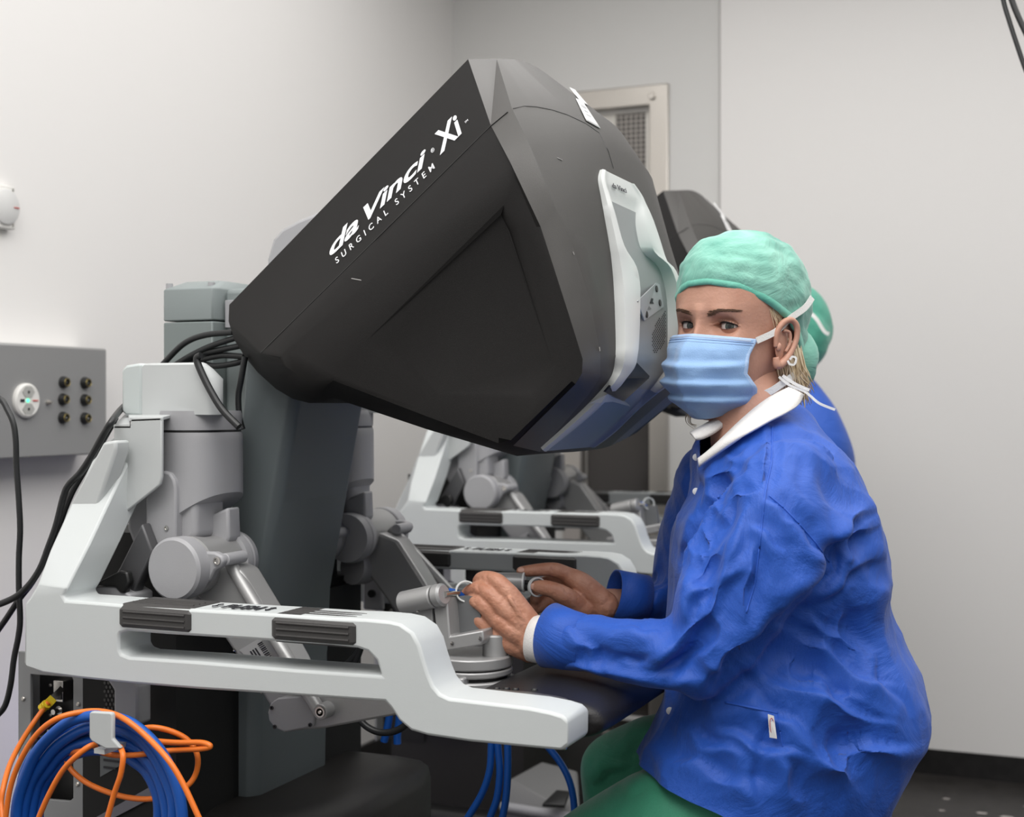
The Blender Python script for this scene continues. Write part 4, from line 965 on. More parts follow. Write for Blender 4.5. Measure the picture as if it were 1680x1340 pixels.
# ---------------------------------------------------------------- people
def fabric(name, col, dark, weave=900, crease=1.0, rough=.62, sheen=.25):
    m = mat(name, col, rough, bump=0, sheen=sheen); nt = m.node_tree; b = nt.nodes['Principled BSDF']
    tc = nt.nodes['Texture Coordinate'] if 'Texture Coordinate' in nt.nodes else nt.nodes.new('ShaderNodeTexCoord')
    n1 = nt.nodes.new('ShaderNodeTexNoise'); n1.inputs['Scale'].default_value = 9; n1.inputs['Detail'].default_value = 6; n1.inputs['Roughness'].default_value = .62; n1.inputs['Distortion'].default_value = 1.2
    v = nt.nodes.new('ShaderNodeTexVoronoi'); v.feature = 'DISTANCE_TO_EDGE'; v.inputs['Scale'].default_value = 9
    mx = nt.nodes.new('ShaderNodeMixRGB'); mx.inputs[0].default_value = .12
    nt.links.new(tc.outputs['Object'], mx.inputs[1]); nt.links.new(n1.outputs['Color'], mx.inputs[2]); nt.links.new(mx.outputs[0], v.inputs['Vector'])
    n2 = nt.nodes.new('ShaderNodeTexNoise'); n2.inputs['Scale'].default_value = weave; n2.inputs['Detail'].default_value = 2
    for n in (n1, n2): nt.links.new(tc.outputs['Object'], n.inputs['Vector'])
    b1 = nt.nodes.new('ShaderNodeBump'); b1.inputs['Strength'].default_value = .5 * crease; b1.inputs['Distance'].default_value = .012
    b2 = nt.nodes.new('ShaderNodeBump'); b2.inputs['Strength'].default_value = .22 * crease; b2.inputs['Distance'].default_value = .006
    b3 = nt.nodes.new('ShaderNodeBump'); b3.inputs['Strength'].default_value = .25; b3.inputs['Distance'].default_value = .0008
    nt.links.new(n1.outputs['Fac'], b1.inputs['Height']); nt.links.new(v.outputs['Distance'], b2.inputs['Height']); nt.links.new(n2.outputs['Fac'], b3.inputs['Height'])
    nt.links.new(b1.outputs['Normal'], b2.inputs['Normal']); nt.links.new(b2.outputs['Normal'], b3.inputs['Normal']); nt.links.new(b3.outputs['Normal'], b.inputs['Normal'])
    r = nt.nodes.new('ShaderNodeValToRGB'); r.color_ramp.elements[0].position = .3; r.color_ramp.elements[1].position = .7
    r.color_ramp.elements[0].color = (*dark, 1); r.color_ramp.elements[1].color = (*col, 1)
    nt.links.new(n2.outputs['Fac'], r.inputs['Fac']); nt.links.new(r.outputs['Color'], b.inputs['Base Color'])
    return m
M_GOWN = fabric('royal_blue_gown_fabric', (.009, .088, .47), (.006, .066, .385), sheen=.1)
M_SCRUB = fabric('green_scrub_fabric', (.035, .27, .155), (.028, .22, .13), crease=.5)
M_SKIN = mat('skin', (.52, .27, .19), .5, sub=.1, bump=.25, bscale=260, col2=(.60, .335, .245), vscale=22)
M_HANDSKIN = mat('hand_skin', (.44, .195, .12), .48, sub=.08, bump=.6, bscale=190, col2=(.53, .265, .175), vscale=45)
M_CAP = fabric('mint_green_cap_gauze', (.30, .64, .52), (.085, .33, .26), weave=14, crease=1.1, rough=.7)
M_MASK = mat('light_blue_mask', (.27, .45, .74), .65, bump=.3, bscale=700, sheen=.3)
M_MASKE = mat('mask_edge_binding', (.42, .58, .85), .65, bump=.4, bscale=500)
M_TIE = mat('white_gauze_tie', (.78, .78, .76), .7, bump=.3, bscale=500)
M_COLLAR = mat('white_knit_collar', (.80, .78, .76), .75, bump=.5, bscale=900)
M_HAIR = mat('blonde_hair', (.60, .46, .28), .45, col2=(.78, .66, .48), vscale=60)
M_BROW = mat('brown_eyebrow', (.13, .07, .04), .6)
M_EYE = mat('eye_white', (.62, .56, .53), .2, coat=.5)
M_IRIS = mat('grey_green_iris', (.05, .06, .05), .15, coat=1)
M_PUPIL = mat('pupil', (.004, .004, .004), .1, coat=1)
M_LASH = mat('eyelash', (.015, .01, .008), .6)

def rnoise(p, s, seed=0):
    return noise.noise(Vector((p.x * s + seed * 7.3, p.y * s - seed * 3.1, p.z * s + seed)))
def sectioned(bm, secs, n=64, sq=2.3):
    """stack of rounded sections: (centre Vector, half width along RV, half depth along FV)"""
    rs = []
    for c, a, b in secs:
        rs.append([c + RV * (a * math.copysign(abs(math.cos(t)) ** (2 / sq), math.cos(t))) + FV * (b * math.copysign(abs(math.sin(t)) ** (2 / sq), math.sin(t))) for t in np.linspace(0, 2 * math.pi, n, endpoint=False)])
    rings(bm, rs); bmesh.ops.recalc_face_normals(bm, faces=bm.faces[:])
def smooth_secs(tab, k=4):
    """tab rows: py, xl, xr, Yc, b -> interpolated sections"""
    P = catmull([Vector((r[0], r[1], r[2])) for r in tab], k); Q = catmull([Vector((r[3], r[4], 0)) for r in tab], k); out = []
    for p, s_ in zip(P, Q):
        l, r = PY(p.y, p.x, s_.x), PY(p.z, p.x, s_.x)
        c = PY((p.y + p.z) / 2, p.x, s_.x); w = (c - CAM).dot(FV)
        out.append((c, (p.z - p.y) / 2 / FPX * w, s_.y))
    return out

FOLDK = 1.35
def crease_mesh(me, folds, loc=Vector((0, 0, 0))):
    """folds: (P0, P1, width, depth, skew) in world space; each one presses a soft valley with a ridge beside it"""
    co = np.empty(len(me.vertices) * 3); me.vertices.foreach_get('co', co); co = co.reshape(-1, 3)
    no = np.array([v.normal for v in me.vertices]); disp = np.zeros(len(co))
    for P0, P1, w, d, skew in folds:
        a = np.array(P0); b = np.array(P1); ab = b - a; L = np.linalg.norm(ab); u = ab / L
        rel = co - a; t = np.clip(rel @ u / L, 0, 1)
        wv = np.sin(t * 9 + d * 900) * w * .35
        near = a + np.outer(t, ab)
        view = near - np.array(CAM); view /= np.linalg.norm(view, axis=1)[:, None]
        side = np.cross(view, u); side /= np.linalg.norm(side, axis=1)[:, None]
        off = co - near; s_ = np.einsum('ij,ij->i', off, side) + wv; over = np.abs(rel @ u - t * L)
        dep = np.abs(np.einsum('ij,ij->i', off, view))
        facing = np.clip(-np.einsum('ij,ij->i', no, view), 0, 1) ** .3
        taper = np.sin(np.pi * np.clip(t * .9 + .05, 0, 1)) ** .6
        x = s_ / w; prof = -np.exp(-np.abs(x) * 1.5) + skew * x * np.exp(-(x / 1.6) ** 2 * .8) * 1.2
        disp += d * prof * taper * np.exp(-(over / w) ** 2) * np.exp(-(dep / .10) ** 4) * facing
    co = co + no * (disp * FOLDK)[:, None]; me.vertices.foreach_set('co', co.ravel()); me.update()

# ================= first person =================
p1 = thing('person', (-.33, 1.78, .45), 'seated person in blue gown, green cap and blue mask looking at the camera', 'person')
# ---- head frame
HC = PY(1208, 538, 1.865)
toc = Vector((-HC.x, -HC.y, 0)).normalized(); rgt = Vector((-toc.y, toc.x, 0))
if rgt.dot(RV) < 0: rgt = -rgt
YW = math.radians(34)
fw = (toc * math.cos(YW) - rgt * math.sin(YW)).normalized(); lf = (rgt * math.cos(YW) + toc * math.sin(YW)).normalized(); up = Vector((0, 0, 1))
TILT = math.radians(-3)
lf2 = lf * math.cos(TILT) + up * math.sin(TILT); up2 = up * math.cos(TILT) - lf * math.sin(TILT)
def HL(x, y, z): return HC + lf2 * x + fw * y + up2 * z
_z = [-.128, -.122, -.112, -.10, -.08, -.05, -.02, 0, .03, .06, .09, .11, .125, .133]
_w = [.012, .026, .038, .046, .056, .065, .070, .072, .0745, .0745, .066, .051, .030, .003]
_f = [.055, .070, .078, .081, .082, .085, .086, .0855, .091, .088, .070, .048, .022, .0]
_b = [.03, .012, -.005, -.018, -.045, -.078, -.092, -.098, -.102, -.10, -.082, -.056, -.027, .0]
_zf = np.linspace(-.128, .133, 523); _kr = np.exp(-(np.arange(-24, 25) * .0005 / .0055) ** 2); _kr /= _kr.sum()
def _sm(t):
    v = np.interp(_zf, _z, t); e = np.concatenate([2 * v[0] - v[24:0:-1], v, 2 * v[-1] - v[-2:-26:-1]]); r = np.convolve(e, _kr, 'valid'); r[-30:] = v[-30:] * np.linspace(0, 1, 30) + r[-30:] * np.linspace(1, 0, 30); return r
_ws, _fs, _bs = _sm(_w), _sm(_f), _sm(_b)
def hw(z): return max(.002, float(np.interp(z, _zf, _ws)))
def hf(z): return float(np.interp(z, _zf, _fs))
def hb(z): return float(np.interp(z, _zf, _bs))
EX, EZ = .0315, 0.0
def face_xy(a, z, off=0):
    """head outline at azimuth a (0 = front) and height z, local x, y with the features pressed in"""
    w, f, b = hw(z), hf(z), hb(z); c = (f + b) / 2 + .01; c = max(min(c, f - .005), b + .005)
    e = 2.25 if abs(a) < math.pi / 2 else 2.1
    x = w * math.copysign(abs(math.sin(a)) ** (2 / e), math.sin(a)); y = (f - c if abs(a) < math.pi / 2 else c - b) * math.copysign(abs(math.cos(a)) ** (2 / e), math.cos(a)) + c
    if y > 0:
        g = lambda cx, cz, sx, sz: math.exp(-((x - cx) / sx) ** 2 - ((z - cz) / sz) ** 2)
        y += .004 * (g(EX, .019, .018, .008) + g(-EX, .019, .018, .008)) - .0105 * (g(EX, -.001, .017, .0125) + g(-EX, -.001, .017, .0125))
        y += .004 * (g(.042, -.032, .018, .016) + g(-.042, -.032, .018, .016))
        ny = float(np.interp(z, [-.055, -.045, -.035, -.01, .008, .02, .03], [0, .014, .021, .0125, .006, .004, 0])); sg = float(np.interp(z, [-.04, 0, .02], [.011, .0075, .010]))
        y += ny * math.exp(-(x / sg) ** 2)
        y += .006 * g(0, -.082, .022, .010)
        for s_ in (-1, 1):
            dx, dz = x - s_ * EX, z - EZ
            rr_ = math.hypot(dx, dz * 1.15)
            if rr_ < .019:
                ball = .0602 - .004 * 0 + math.sqrt(max(0, .0138 ** 2 - min(rr_, .0137) ** 2)); 
                k = 1 / (1 + math.exp((rr_ - .0150) / .0012)); y = y * (1 - k) + max(ball, y - .004) * k
                tt = max(0, 1 - (dx / .0148) ** 2)
                if -.0043 * tt ** .8 < dz < .0052 * tt ** .7 and abs(dx) < .0146: y -= .0085
                if .0052 * tt < dz < .0052 * tt + .0025: y += .0006
                if .0085 < dz < .0105: y -= .0012 * tt
    k = 1 + off / max(.03, math.hypot(x, y - c))
    return x * k, c + (y - c) * k
def head_mesh(bm):
    az = sorted(set([round(v, 5) for v in np.linspace(-1.15, 1.15, 190)] + [round(v, 5) for v in np.linspace(1.2, 2 * math.pi - 1.2, 70)]))
    az = [a if a <= math.pi else a - 2 * math.pi for a in az]
    zs_ = sorted(set([round(v, 5) for v in np.linspace(-.128, -.028, 46)] + [round(v, 5) for v in np.linspace(-.028, .03, 92)] + [round(v, 5) for v in np.linspace(.03, .133, 34)]))
    rs = [[HL(*face_xy(a, z), z) for a in az] for z in zs_]
    rings(bm, rs)
bm = B(); head_mesh(bm)
# ear on the near side
ea = HL(.0735, .009, -.019)
def EL(u_, v_, o_=0): return ea + fw * (-u_) + up2 * v_ + lf2 * (o_ + .004) 
tube(bm, [EL(-.010, -.006, .0), EL(-.011, .012, .001), EL(-.004, .026, .005), EL(.009, .031, .009), EL(.019, .024, .012), EL(.021, .008, .012), EL(.015, -.010, .009), EL(.004, -.026, .004), EL(-.006, -.030, .001), EL(-.009, -.020, .0)], [.0034, .004, .0042, .0042, .0042, .004, .004, .0058, .006, .004], n=10)
ellipsoid(bm, EL(.004, .0, -.001), fw * -.0150, lf2 * .0035, up2 * .026, 20)
tube(bm, [EL(.000, .016, .004), EL(.010, .014, .0075), EL(.012, .0, .0075), EL(.006, -.012, .005)], .0022, n=8)
ellipsoid(bm, EL(-.008, -.006, .003), fw * .0035, lf2 * .004, up2 * .006, 12)
headm = bpy.data.meshes.new('h'); bm.to_mesh(headm); bm.free()

# ---- neck, chest and arms under the clothes; hands modelled finger by finger
bm = B()
capsules(bm, [HL(.006, -.03, -.06), PY(1222, 650, 1.85), PY(1228, 700, 1.845), PY(1250, 760, 1.84)], [.050, .049, .054, .07], n=24)
capsules(bm, [PY(1275, 815, 1.86), PY(1280, 950, 1.84), PY(1300, 1150, 1.82), PY(1300, 1260, 1.81)], [.095, .10, .12, .13], n=24)
capsules(bm, [PY(1285, 815, 1.69), PY(1232, 930, 1.645), PY(1165, 1072, 1.62), PY(1050, 1066, 1.61), PY(950, 1058, 1.615), PY(893, 1052, 1.62)], [.045, .034, .026, .024, .0235, .0235], n=20)
capsules(bm, [PY(1190, 800, 1.97), PY(1130, 980, 1.97), PY(1080, 992, 1.93), PY(985, 992, 1.87)], [.04, .032, .025, .024], n=20)
capsules(bm, [PY(1290, 1300, 1.73), PY(1200, 1338, 1.705), PY(1080, 1375, 1.69), PY(960, 1436, 1.68), PY(908, 1484, 1.68)], [.075, .068, .062, .054, .05], n=20)
capsules(bm, [PY(908, 1484, 1.68), PY(930, 1700, 1.70), PY(925, 2000, 1.72)], [.05, .044, .035], n=20)
capsules(bm, [PY(1280, 1280, 1.89), PY(1170, 1247, 1.92), PY(1080, 1244, 1.95), PY(1014, 1264, 1.972)], [.07, .058, .046, .040], n=20)
capsules(bm, [PY(1014, 1264, 1.972), PY(1022, 1400, 1.99), PY(1010, 1800, 2.0)], [.040, .042, .035], n=20)
bodym = voxel(bm, .006, 6)
def digits(bm, chains):
    for P, R in chains: capsules(bm, [PY(*p) for p in P], R, n=14, sub=6)
bm = B()
# near hand (its back faces the camera)
digits(bm, [
    ([(893, 1052, 1.618), (872, 1052, 1.612)], [.0215, .0205]),
    ([(880, 1040, 1.622), (858, 1008, 1.612), (834, 972, 1.603)], [.018, .0155, .0125]),
    ([(878, 1046, 1.618), (848, 1016, 1.604), (820, 990, 1.598)], [.018, .0155, .0128]),
    ([(874, 1056, 1.618), (842, 1034, 1.602), (812, 1012, 1.600)], [.018, .0155, .0122]),
    ([(870, 1066, 1.620), (836, 1054, 1.606), (806, 1034, 1.606)], [.017, .014, .0115]),
    ([(866, 1062, 1.632), (836, 1030, 1.628), (816, 1000, 1.63)], [.017, .017, .014]),
    # fingers
    ([(834, 972, 1.602), (818, 955, 1.603), (802, 948, 1.610), (790, 948, 1.620), (784, 953, 1.628)], [.0118, .0108, .0095, .0085, .0075]),
    ([(820, 990, 1.597), (803, 974, 1.598), (787, 965, 1.604), (774, 968, 1.612), (765, 975, 1.620)], [.0122, .0108, .0098, .0088, .0078]),
    ([(812, 1012, 1.599), (795, 994, 1.596), (781, 986, 1.602), (773, 992, 1.614), (776, 1000, 1.626)], [.0118, .0108, .0098, .0088, .0078]),
    ([(806, 1034, 1.605), (790, 1020, 1.602), (777, 1014, 1.608), (771, 1020, 1.620), (776, 1028, 1.632)], [.0110, .0098, .0088, .0080, .0070]),
    # thumb behind
    ([(858, 1040, 1.650), (832, 1008, 1.662), (812, 985, 1.665), (794, 975, 1.655), (784, 972, 1.648)], [.015, .0135, .012, .0105, .0085]),
])
ellipsoid(bm, PY(846, 1024, 1.612), (PY(872, 1050, 1.61) - PY(822, 1000, 1.60)) * .62, (PY(866, 1000, 1.60) - PY(822, 1050, 1.60)) * .46, FV * .013, 32)
for (a_, b_) in (((868, 1030), (836, 982)), ((862, 1040), (826, 998)), ((854, 1050), (818, 1018))):   # tendons
    capsules(bm, [PY(*a_, 1.6025), PY((a_[0] + b_[0]) / 2, (a_[1] + b_[1]) / 2, 1.5925), PY(*b_, 1.5885)], [.0028, .003, .003], n=8)
# far hand (palm side towards us, thumb through the ring)
F = 1.84
digits(bm, [
    ([(990, 993, F + .015), (965, 985, F + .01)], [.0225, .021]),
    ([(985, 985, F + .01), (955, 958, F), (932, 944, F - .005)], [.019, .017, .0125]),
    ([(980, 992, F + .015), (948, 972, F + .012), (922, 955, F + .012)], [.019, .018, .0135]),
    ([(978, 1000, F + .015), (944, 986, F + .018), (918, 972, F + .02)], [.018, .018, .0135]),
    ([(974, 1006, F + .01), (942, 998, F + .012), (916, 986, F + .018)], [.016, .016, .0125]),
    ([(958, 1000, F - .005), (938, 992, F - .016), (926, 984, F - .02)], [.015, .016, .013]),
    ([(932, 943, F - .006), (912, 935, F - .015), (893, 934, F - .022), (870, 936, F - .03), (855, 937, F - .034)], [.0118, .0108, .0098, .0088, .0072]),
    ([(922, 955, F + .012), (898, 955, F + .004), (885, 968, F - .004), (878, 983, F - .01)], [.0122, .0108, .0098, .008]),
    ([(918, 972, F + .02), (898, 970, F + .012), (884, 984, F + .0), (874, 996, F - .008)], [.0118, .0105, .0095, .008]),
    ([(916, 986, F + .018), (902, 986, F + .012), (892, 992, F + .002), (880, 1000, F - .004)], [.011, .0098, .0088, .0072]),
    ([(944, 992, F - .014), (926, 978, F - .032), (908, 968, F - .042), (892, 964, F - .044), (880, 962, F - .042)], [.016, .0145, .0118, .0112, .0088]),
])
ellipsoid(bm, PY(948, 974, F + .004), (PY(980, 996, F) - PY(922, 958, F)) * .60, (PY(960, 950, F) - PY(935, 996, F)) * .42, FV * .014, 32)
handm = voxel(bm, .0018, 3, .45)
# knuckle creases pressed into the skin
fold = []
for (a_, b_, y_) in (((797, 938), (800, 958), 1.60), ((782, 955), (786, 976), 1.595), ((776, 978), (780, 998), 1.59), ((768, 1008), (776, 1026), 1.60), ((880, 1030), (862, 1072), 1.60), ((886, 1034), (870, 1078), 1.60), ((835, 1002), (850, 1026), 1.59), ((826, 1016), (846, 1038), 1.59), ((842, 995), (856, 1012), 1.59),
                     ((905, 925), (908, 945), 1.82), ((922, 960), (940, 985), 1.80), ((930, 955), (948, 980), 1.80)):
    fold.append((PY(*a_, y_), PY(*b_, y_), .0022, .0011, .3))
crease_mesh(handm, fold)
bm = B(); bm.from_mesh(bodym)
for m_ in (headm,): bm.from_mesh(m_)
for f in bm.faces: f.material_index = 0
n0 = len(bm.faces); bm.from_mesh(handm); bm.faces.ensure_lookup_table()
for i in range(n0, len(bm.faces)): bm.faces[i].material_index = 1
body = obj('body', bm, [M_SKIN, M_HANDSKIN], p1, smooth=180)
# nails on the visible fingertips
def nail(c, nrm, tipdir, r, nm='fingernail'):
    nrm = nrm.normalized(); t = (tipdir - nrm * tipdir.dot(nrm)).normalized(); s_ = nrm.cross(t)
    bm = B(); ellipsoid(bm, c, t * r * 1.25, s_ * r, nrm * .0012, 14); obj(nm, bm, mat('nail', (.66, .38, .29), .3), body)
nail(PY(785, 950, 1.6195), -FV + Vector((0, 0, .35)), -RV, .0042); nail(PY(855, 934.5, F - .0405), -FV + Vector((0, 0, .5)), -RV, .004)
nail(PY(875, 962, F - .0495), -FV - RV * .2, -RV, .0045)

# ---- eyes, brows, lashes
gaze = (CAM - HC).normalized()
for s_ in (1, -1):
    ec = HL(s_ * EX, .0602, EZ)
    bm = B(); ellipsoid(bm, ec, lf2 * .0124, fw * .0124, up2 * .0124, 32); eb = obj('eyeball', bm, M_EYE, body, smooth=180)
    g = (CAM - ec).normalized(); g = (g * .8 + fw * .2).normalized()
    def capd(r, R, m, nm):
        a, b = basis(g); rs = []
        for k in range(6):
            rr_ = max(1e-5, r * (1 - k / 5)); rs.append([ec + g * math.sqrt(R * R - rr_ * rr_) + (a * math.cos(t) + b * math.sin(t)) * rr_ for t in np.linspace(0, 2 * math.pi, 28, endpoint=False)])
        bm = B(); rings(bm, rs, cap=False); bmesh.ops.recalc_face_normals(bm, faces=bm.faces[:]); return obj(nm, bm, m, eb, smooth=180)
    capd(.0060, .01258, M_IRIS, 'iris'); capd(.0025, .01270, M_PUPIL, 'pupil')
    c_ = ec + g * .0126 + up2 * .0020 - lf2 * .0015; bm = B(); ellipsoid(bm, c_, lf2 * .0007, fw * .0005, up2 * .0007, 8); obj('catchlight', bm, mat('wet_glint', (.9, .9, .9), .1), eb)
    up_l = []; lo_l = []
    for k in range(13):
        dx = -.0146 + .0292 * k / 12; tt = max(0, 1 - (dx / .0148) ** 2)
        yy = .0602 + math.sqrt(max(0, .0140 ** 2 - dx * dx)) if abs(dx) < .0139 else .0615
        up_l.append(HL(s_ * EX + dx, max(yy, .0612) - .0002, .0052 * tt ** .7 + .0001)); lo_l.append(HL(s_ * EX + dx, max(yy, .0612) - .0006, -.0043 * tt ** .8 - .0001))
    bm = B(); tube(bm, up_l, [.0004, .0009, .0012, .0012, .0009, .0004], n=6, sub=3); 
    for k in range(2, 12):
        b_ = up_l[k]; o_ = (k - 6) / 6
        tube(bm, [b_, b_ + fw * .0035 + up2 * .0006 + lf2 * .0015 * o_, b_ + fw * .0058 + up2 * .0035 + lf2 * .003 * o_], [.0003, .00025, .0001], n=4, sub=2)
    obj('eyelashes', bm, M_LASH, body)
    bm = B(); tube(bm, lo_l, [.0002, .0004, .0004, .0002], n=5, sub=3); obj('lower_lid_line', bm, mat('lid_line', (.16, .06, .045), .5), body)
    bm = B()
    for k in range(90):                                           # eyebrow hairs
        u_ = k / 89; x0 = s_ * (.0125 + .036 * u_ + random.uniform(-.0015, .0015)); rr_ = random.uniform(-1, 1)
        z0 = .0150 + .0052 * math.sin(min(1, u_ * 1.15) * math.pi * .62) + rr_ * .0034 * (1 - u_ * .7)
        a_ = math.atan2(x0, hf(z0) - .0); 
        def onface(x, z, o):
            lo, hi = 0, 1.4
            for _ in range(18):
                m_ = (lo + hi) / 2
                if face_xy(m_, z)[0] < abs(x): lo = m_
                else: hi = m_
            xx, yy = face_xy(lo, z); return HL(math.copysign(xx, x), yy + o, z)
        tube(bm, [onface(x0, z0, -.0004), onface(x0 + s_ * .0028, z0 + .0006, .0009), onface(x0 + s_ * .0062, z0 + .0006, .0003)], [.00046, .00042, .00015], n=4, sub=2)
    obj('eyebrow', bm, M_BROW, body)

# ---- mask
NU, NV = 72, 60
def mask_pt(u_, v_, off=0):
    """u -1..1 across (near cheek = +1), v 0..1 from nose bridge to under the chin"""
    z = float(np.interp(v_, [0, .25, .5, .75, 1], [-.012 - .004 * abs(u_), -.042, -.072, -.102, -.126 + .012 * u_ * u_]))
    fr = float(np.interp(v_, [0, .1, .3, .5, .7, .85, 1], [.0965, .1050, .1190, .1230, .1130, .1010, .078]))
    W_ = float(np.interp(v_, [0, .3, .55, .8, 1], [.0680, .0705, .0670, .0540, .0360])); am = float(np.interp(v_, [0, .2, .45, .7, 1], [1.20, 1.18, 1.26, 1.22, 1.15]))
    am *= float(np.interp(v_, [.0, .25, .42, .58, .70, .85, 1], [1.03, .95, .92, 1.10, 1.16, 1.06, .92])) if u_ > 0 else 1
    a = u_ * am; ridge = math.exp(-abs(u_ / .15) ** 1.5) * float(np.interp(v_, [0, .15, .5, .8, 1], [.005, .012, .009, .003, 0]))
    x = W_ * math.sin(a) * 1.04; yb_ = .012
    y = yb_ + (fr - yb_) * max(0, math.cos(a)) ** .78 + ridge
    fade = (1 - abs(u_) ** 4)
    pl_ = 0
    for c0, am_ in ((.30, .0045), (.50, .0050), (.68, .0045)):
        d_ = (v_ - c0 - .035 * (1 - u_ * u_)) / .05
        if -3 < d_ < 3: pl_ += am_ * (1 / (1 + math.exp(-d_ * 4)) - .5) * math.exp(-(d_ / 2.0) ** 2) * 2
    y += pl_ * fade; x += pl_ * math.sin(a) * fade
    p = HL(x, y, z); n_ = rnoise(p, 30, 3) * .0040 + rnoise(p, 90, 5) * .0007
    d_ = (lf2 * math.sin(a) + fw * math.cos(a)); return p + d_ * (n_ * fade + off)
bm = B(); vv = [[bm.verts.new(mask_pt(-1 + 2 * i / NU, j / NV)) for i in range(NU + 1)] for j in range(NV + 1)]
for j in range(NV):
    for i in range(NU):
        f = bm.faces.new((vv[j][i], vv[j][i + 1], vv[j + 1][i + 1], vv[j + 1][i]))
        if j < 1 or j >= NV - 1 or i < 1 or i >= NU - 2: f.material_index = 1
bmesh.ops.recalc_face_normals(bm, faces=bm.faces[:])
mask = obj('face_mask', bm, [M_MASK, M_MASKE], p1, smooth=180); s_ = mask.modifiers.new('s', 'SOLIDIFY'); s_.thickness = .0012; s_.offset = 0
bm = B()
for v_, r_ in ((.055, .0007), (.085, .0005)):
    tube(bm, [mask_pt(-.96 + 1.92 * k / 50, v_, .0008) for k in range(51)], r_, n=5, smooth=False)
obj('nose_wire_stitching', bm, mat('mask_stitch', (.20, .30, .52), .6), mask)
bm = B(); tube(bm, [mask_pt(-.9 + 1.8 * k / 50, .030, .0010) for k in range(51)], .0017, n=6, smooth=False, flat=.5); obj('nose_wire', bm, mat('nose_wire_pale', (.55, .68, .90), .5), mask)
def ribbon(bm, P, w, nrm, sub=8, th=.0006):
    pts = catmull(P, sub); rs = []
    for i, p in enumerate(pts):
        t = (pts[min(i + 1, len(pts) - 1)] - pts[max(0, i - 1)]).normalized(); n_ = (nrm - t * nrm.dot(t)).normalized(); s_ = t.cross(n_)
        rs.append([p + s_ * w / 2 + n_ * th, p - s_ * w / 2 + n_ * th, p - s_ * w / 2 - n_ * th, p + s_ * w / 2 - n_ * th])
    rings(bm, rs); bmesh.ops.recalc_face_normals(bm, faces=bm.faces[:])
outn = (toc * .6 + lf2 * .6).normalized()
bm = B(); ribbon(bm, [mask_pt(.985, .02, .001), HL(.0775, .020, -.004), HL(.0815, -.006, .014), HL(.086, -.035, .030), HL(.088, -.050, .045)], .0085, outn); obj('mask_tie', bm, M_TIE, mask, smooth=60)
bm = B(); ribbon(bm, [mask_pt(.99, .68, .001), HL(.0740, .020, -.084), HL(.0800, .004, -.074), HL(.0810, -.014, -.066), HL(.0760, -.036, -.060)], .0095, outn); obj('mask_tie', bm, M_TIE, mask, smooth=60)
cs = PY(1296, 590, 1.83)
bm = B(); ribbon(bm, [cs, cs + rgt * .003 + up * .004, cs + rgt * .008 + up * .002, cs + rgt * .006 - up * .006, cs + rgt * .0 - up * .006, cs - rgt * .003 - up * .001], .0028, toc, th=.0005)
ribbon(bm, [PY(1278, 618, 1.83), PY(1296, 632, 1.83), PY(1320, 642, 1.83), PY(1330, 650, 1.83), PY(1345, 662, 1.83), PY(1370, 672, 1.835)], .0034, toc); 
ribbon(bm, [PY(1284, 616, 1.83), PY(1305, 630, 1.83), PY(1328, 640, 1.83)], .0042, toc); obj('tie_ends', bm, M_TIE, mask, smooth=60)

# ---- cap
def cap_edge(a):                                                   # lower hem height around the head
    d_ = math.degrees(a)
    return float(np.interp(d_, [-180, -140, -100, -70, -45, -15, 10, 40, 62, 80, 95, 115, 140, 180], [-.060, -.040, .0, .022, .036, .052, .055, .049, .035, .020, .010, -.022, -.050, -.060]))
def cap_pt(a, v_, off=0):
    z0 = cap_edge(a); ztop = .134
    z = z0 + (ztop - z0) * math.sin(v_ * math.pi / 2); k = max(0, 1 - max(0, (z - .02) / (ztop - .02)) ** 2.5) ** (1 / 2.5)
    Wc = .084; Fc = .1015; Bc = .118
    sw = .93 + .07 * min(1, v_ * 4)
    if v_ < .3 and abs(a) < 1.4: sw = .955 + .045 * min(1, v_ / .3)
    x = Wc * math.sin(a) * k * sw; y = (Fc if abs(a) < math.pi / 2 else Bc) * math.cos(a) * k * sw - .002
    if z < 0 and abs(a) > 1.6: y -= .004; 
    tuck = math.exp(-(v_ / .05) ** 2) * .0015
    p = HL(x, y, z); d_ = (p - HL(0, 0, .02)).normalized()
    n_ = rnoise(p, 14, 1) * .0045 + rnoise(Vector((p.x, p.y, p.z * 2.2)), 34, 2) * .0032 + abs(rnoise(p, 60, 4)) * .0018
    n_ *= min(1, .25 + v_ * 5)
    back = max(0, -math.cos(a)) * .010 * math.sin(min(1, v_ * 1.3) * math.pi)
    return p + d_ * (n_ + back + off - tuck)
NA, NVc = 150, 60
bm = B(); vv = [[bm.verts.new(cap_pt(-math.pi + 2 * math.pi * i / NA, j / NVc)) for i in range(NA)] for j in range(NVc + 1)]
for j in range(NVc):
    for i in range(NA): bm.faces.new((vv[j][i], vv[j][(i + 1) % NA], vv[j + 1][(i + 1) % NA], vv[j + 1][i]))
bmesh.ops.remove_doubles(bm, verts=bm.verts[:], dist=.0003); bmesh.ops.recalc_face_normals(bm, faces=bm.faces[:])
cap_ = obj('surgical_cap', bm, M_CAP, p1, smooth=180); s_ = cap_.modifiers.new('s', 'SOLIDIFY'); s_.thickness = .001
bm = B(); band = []
NBd = 110
for k in range(NBd + 1):
    a = -2.9 + 5.8 * k / NBd; band.append([cap_pt(a, .0, .0006), cap_pt(a, .03, .0009), cap_pt(a, .06, .0005)])
vb = [[bm.verts.new(p) for p in r] for r in band]
for i in range(NBd):
    for j in range(2): bm.faces.new((vb[i][j], vb[i + 1][j], vb[i + 1][j + 1], vb[i][j + 1]))
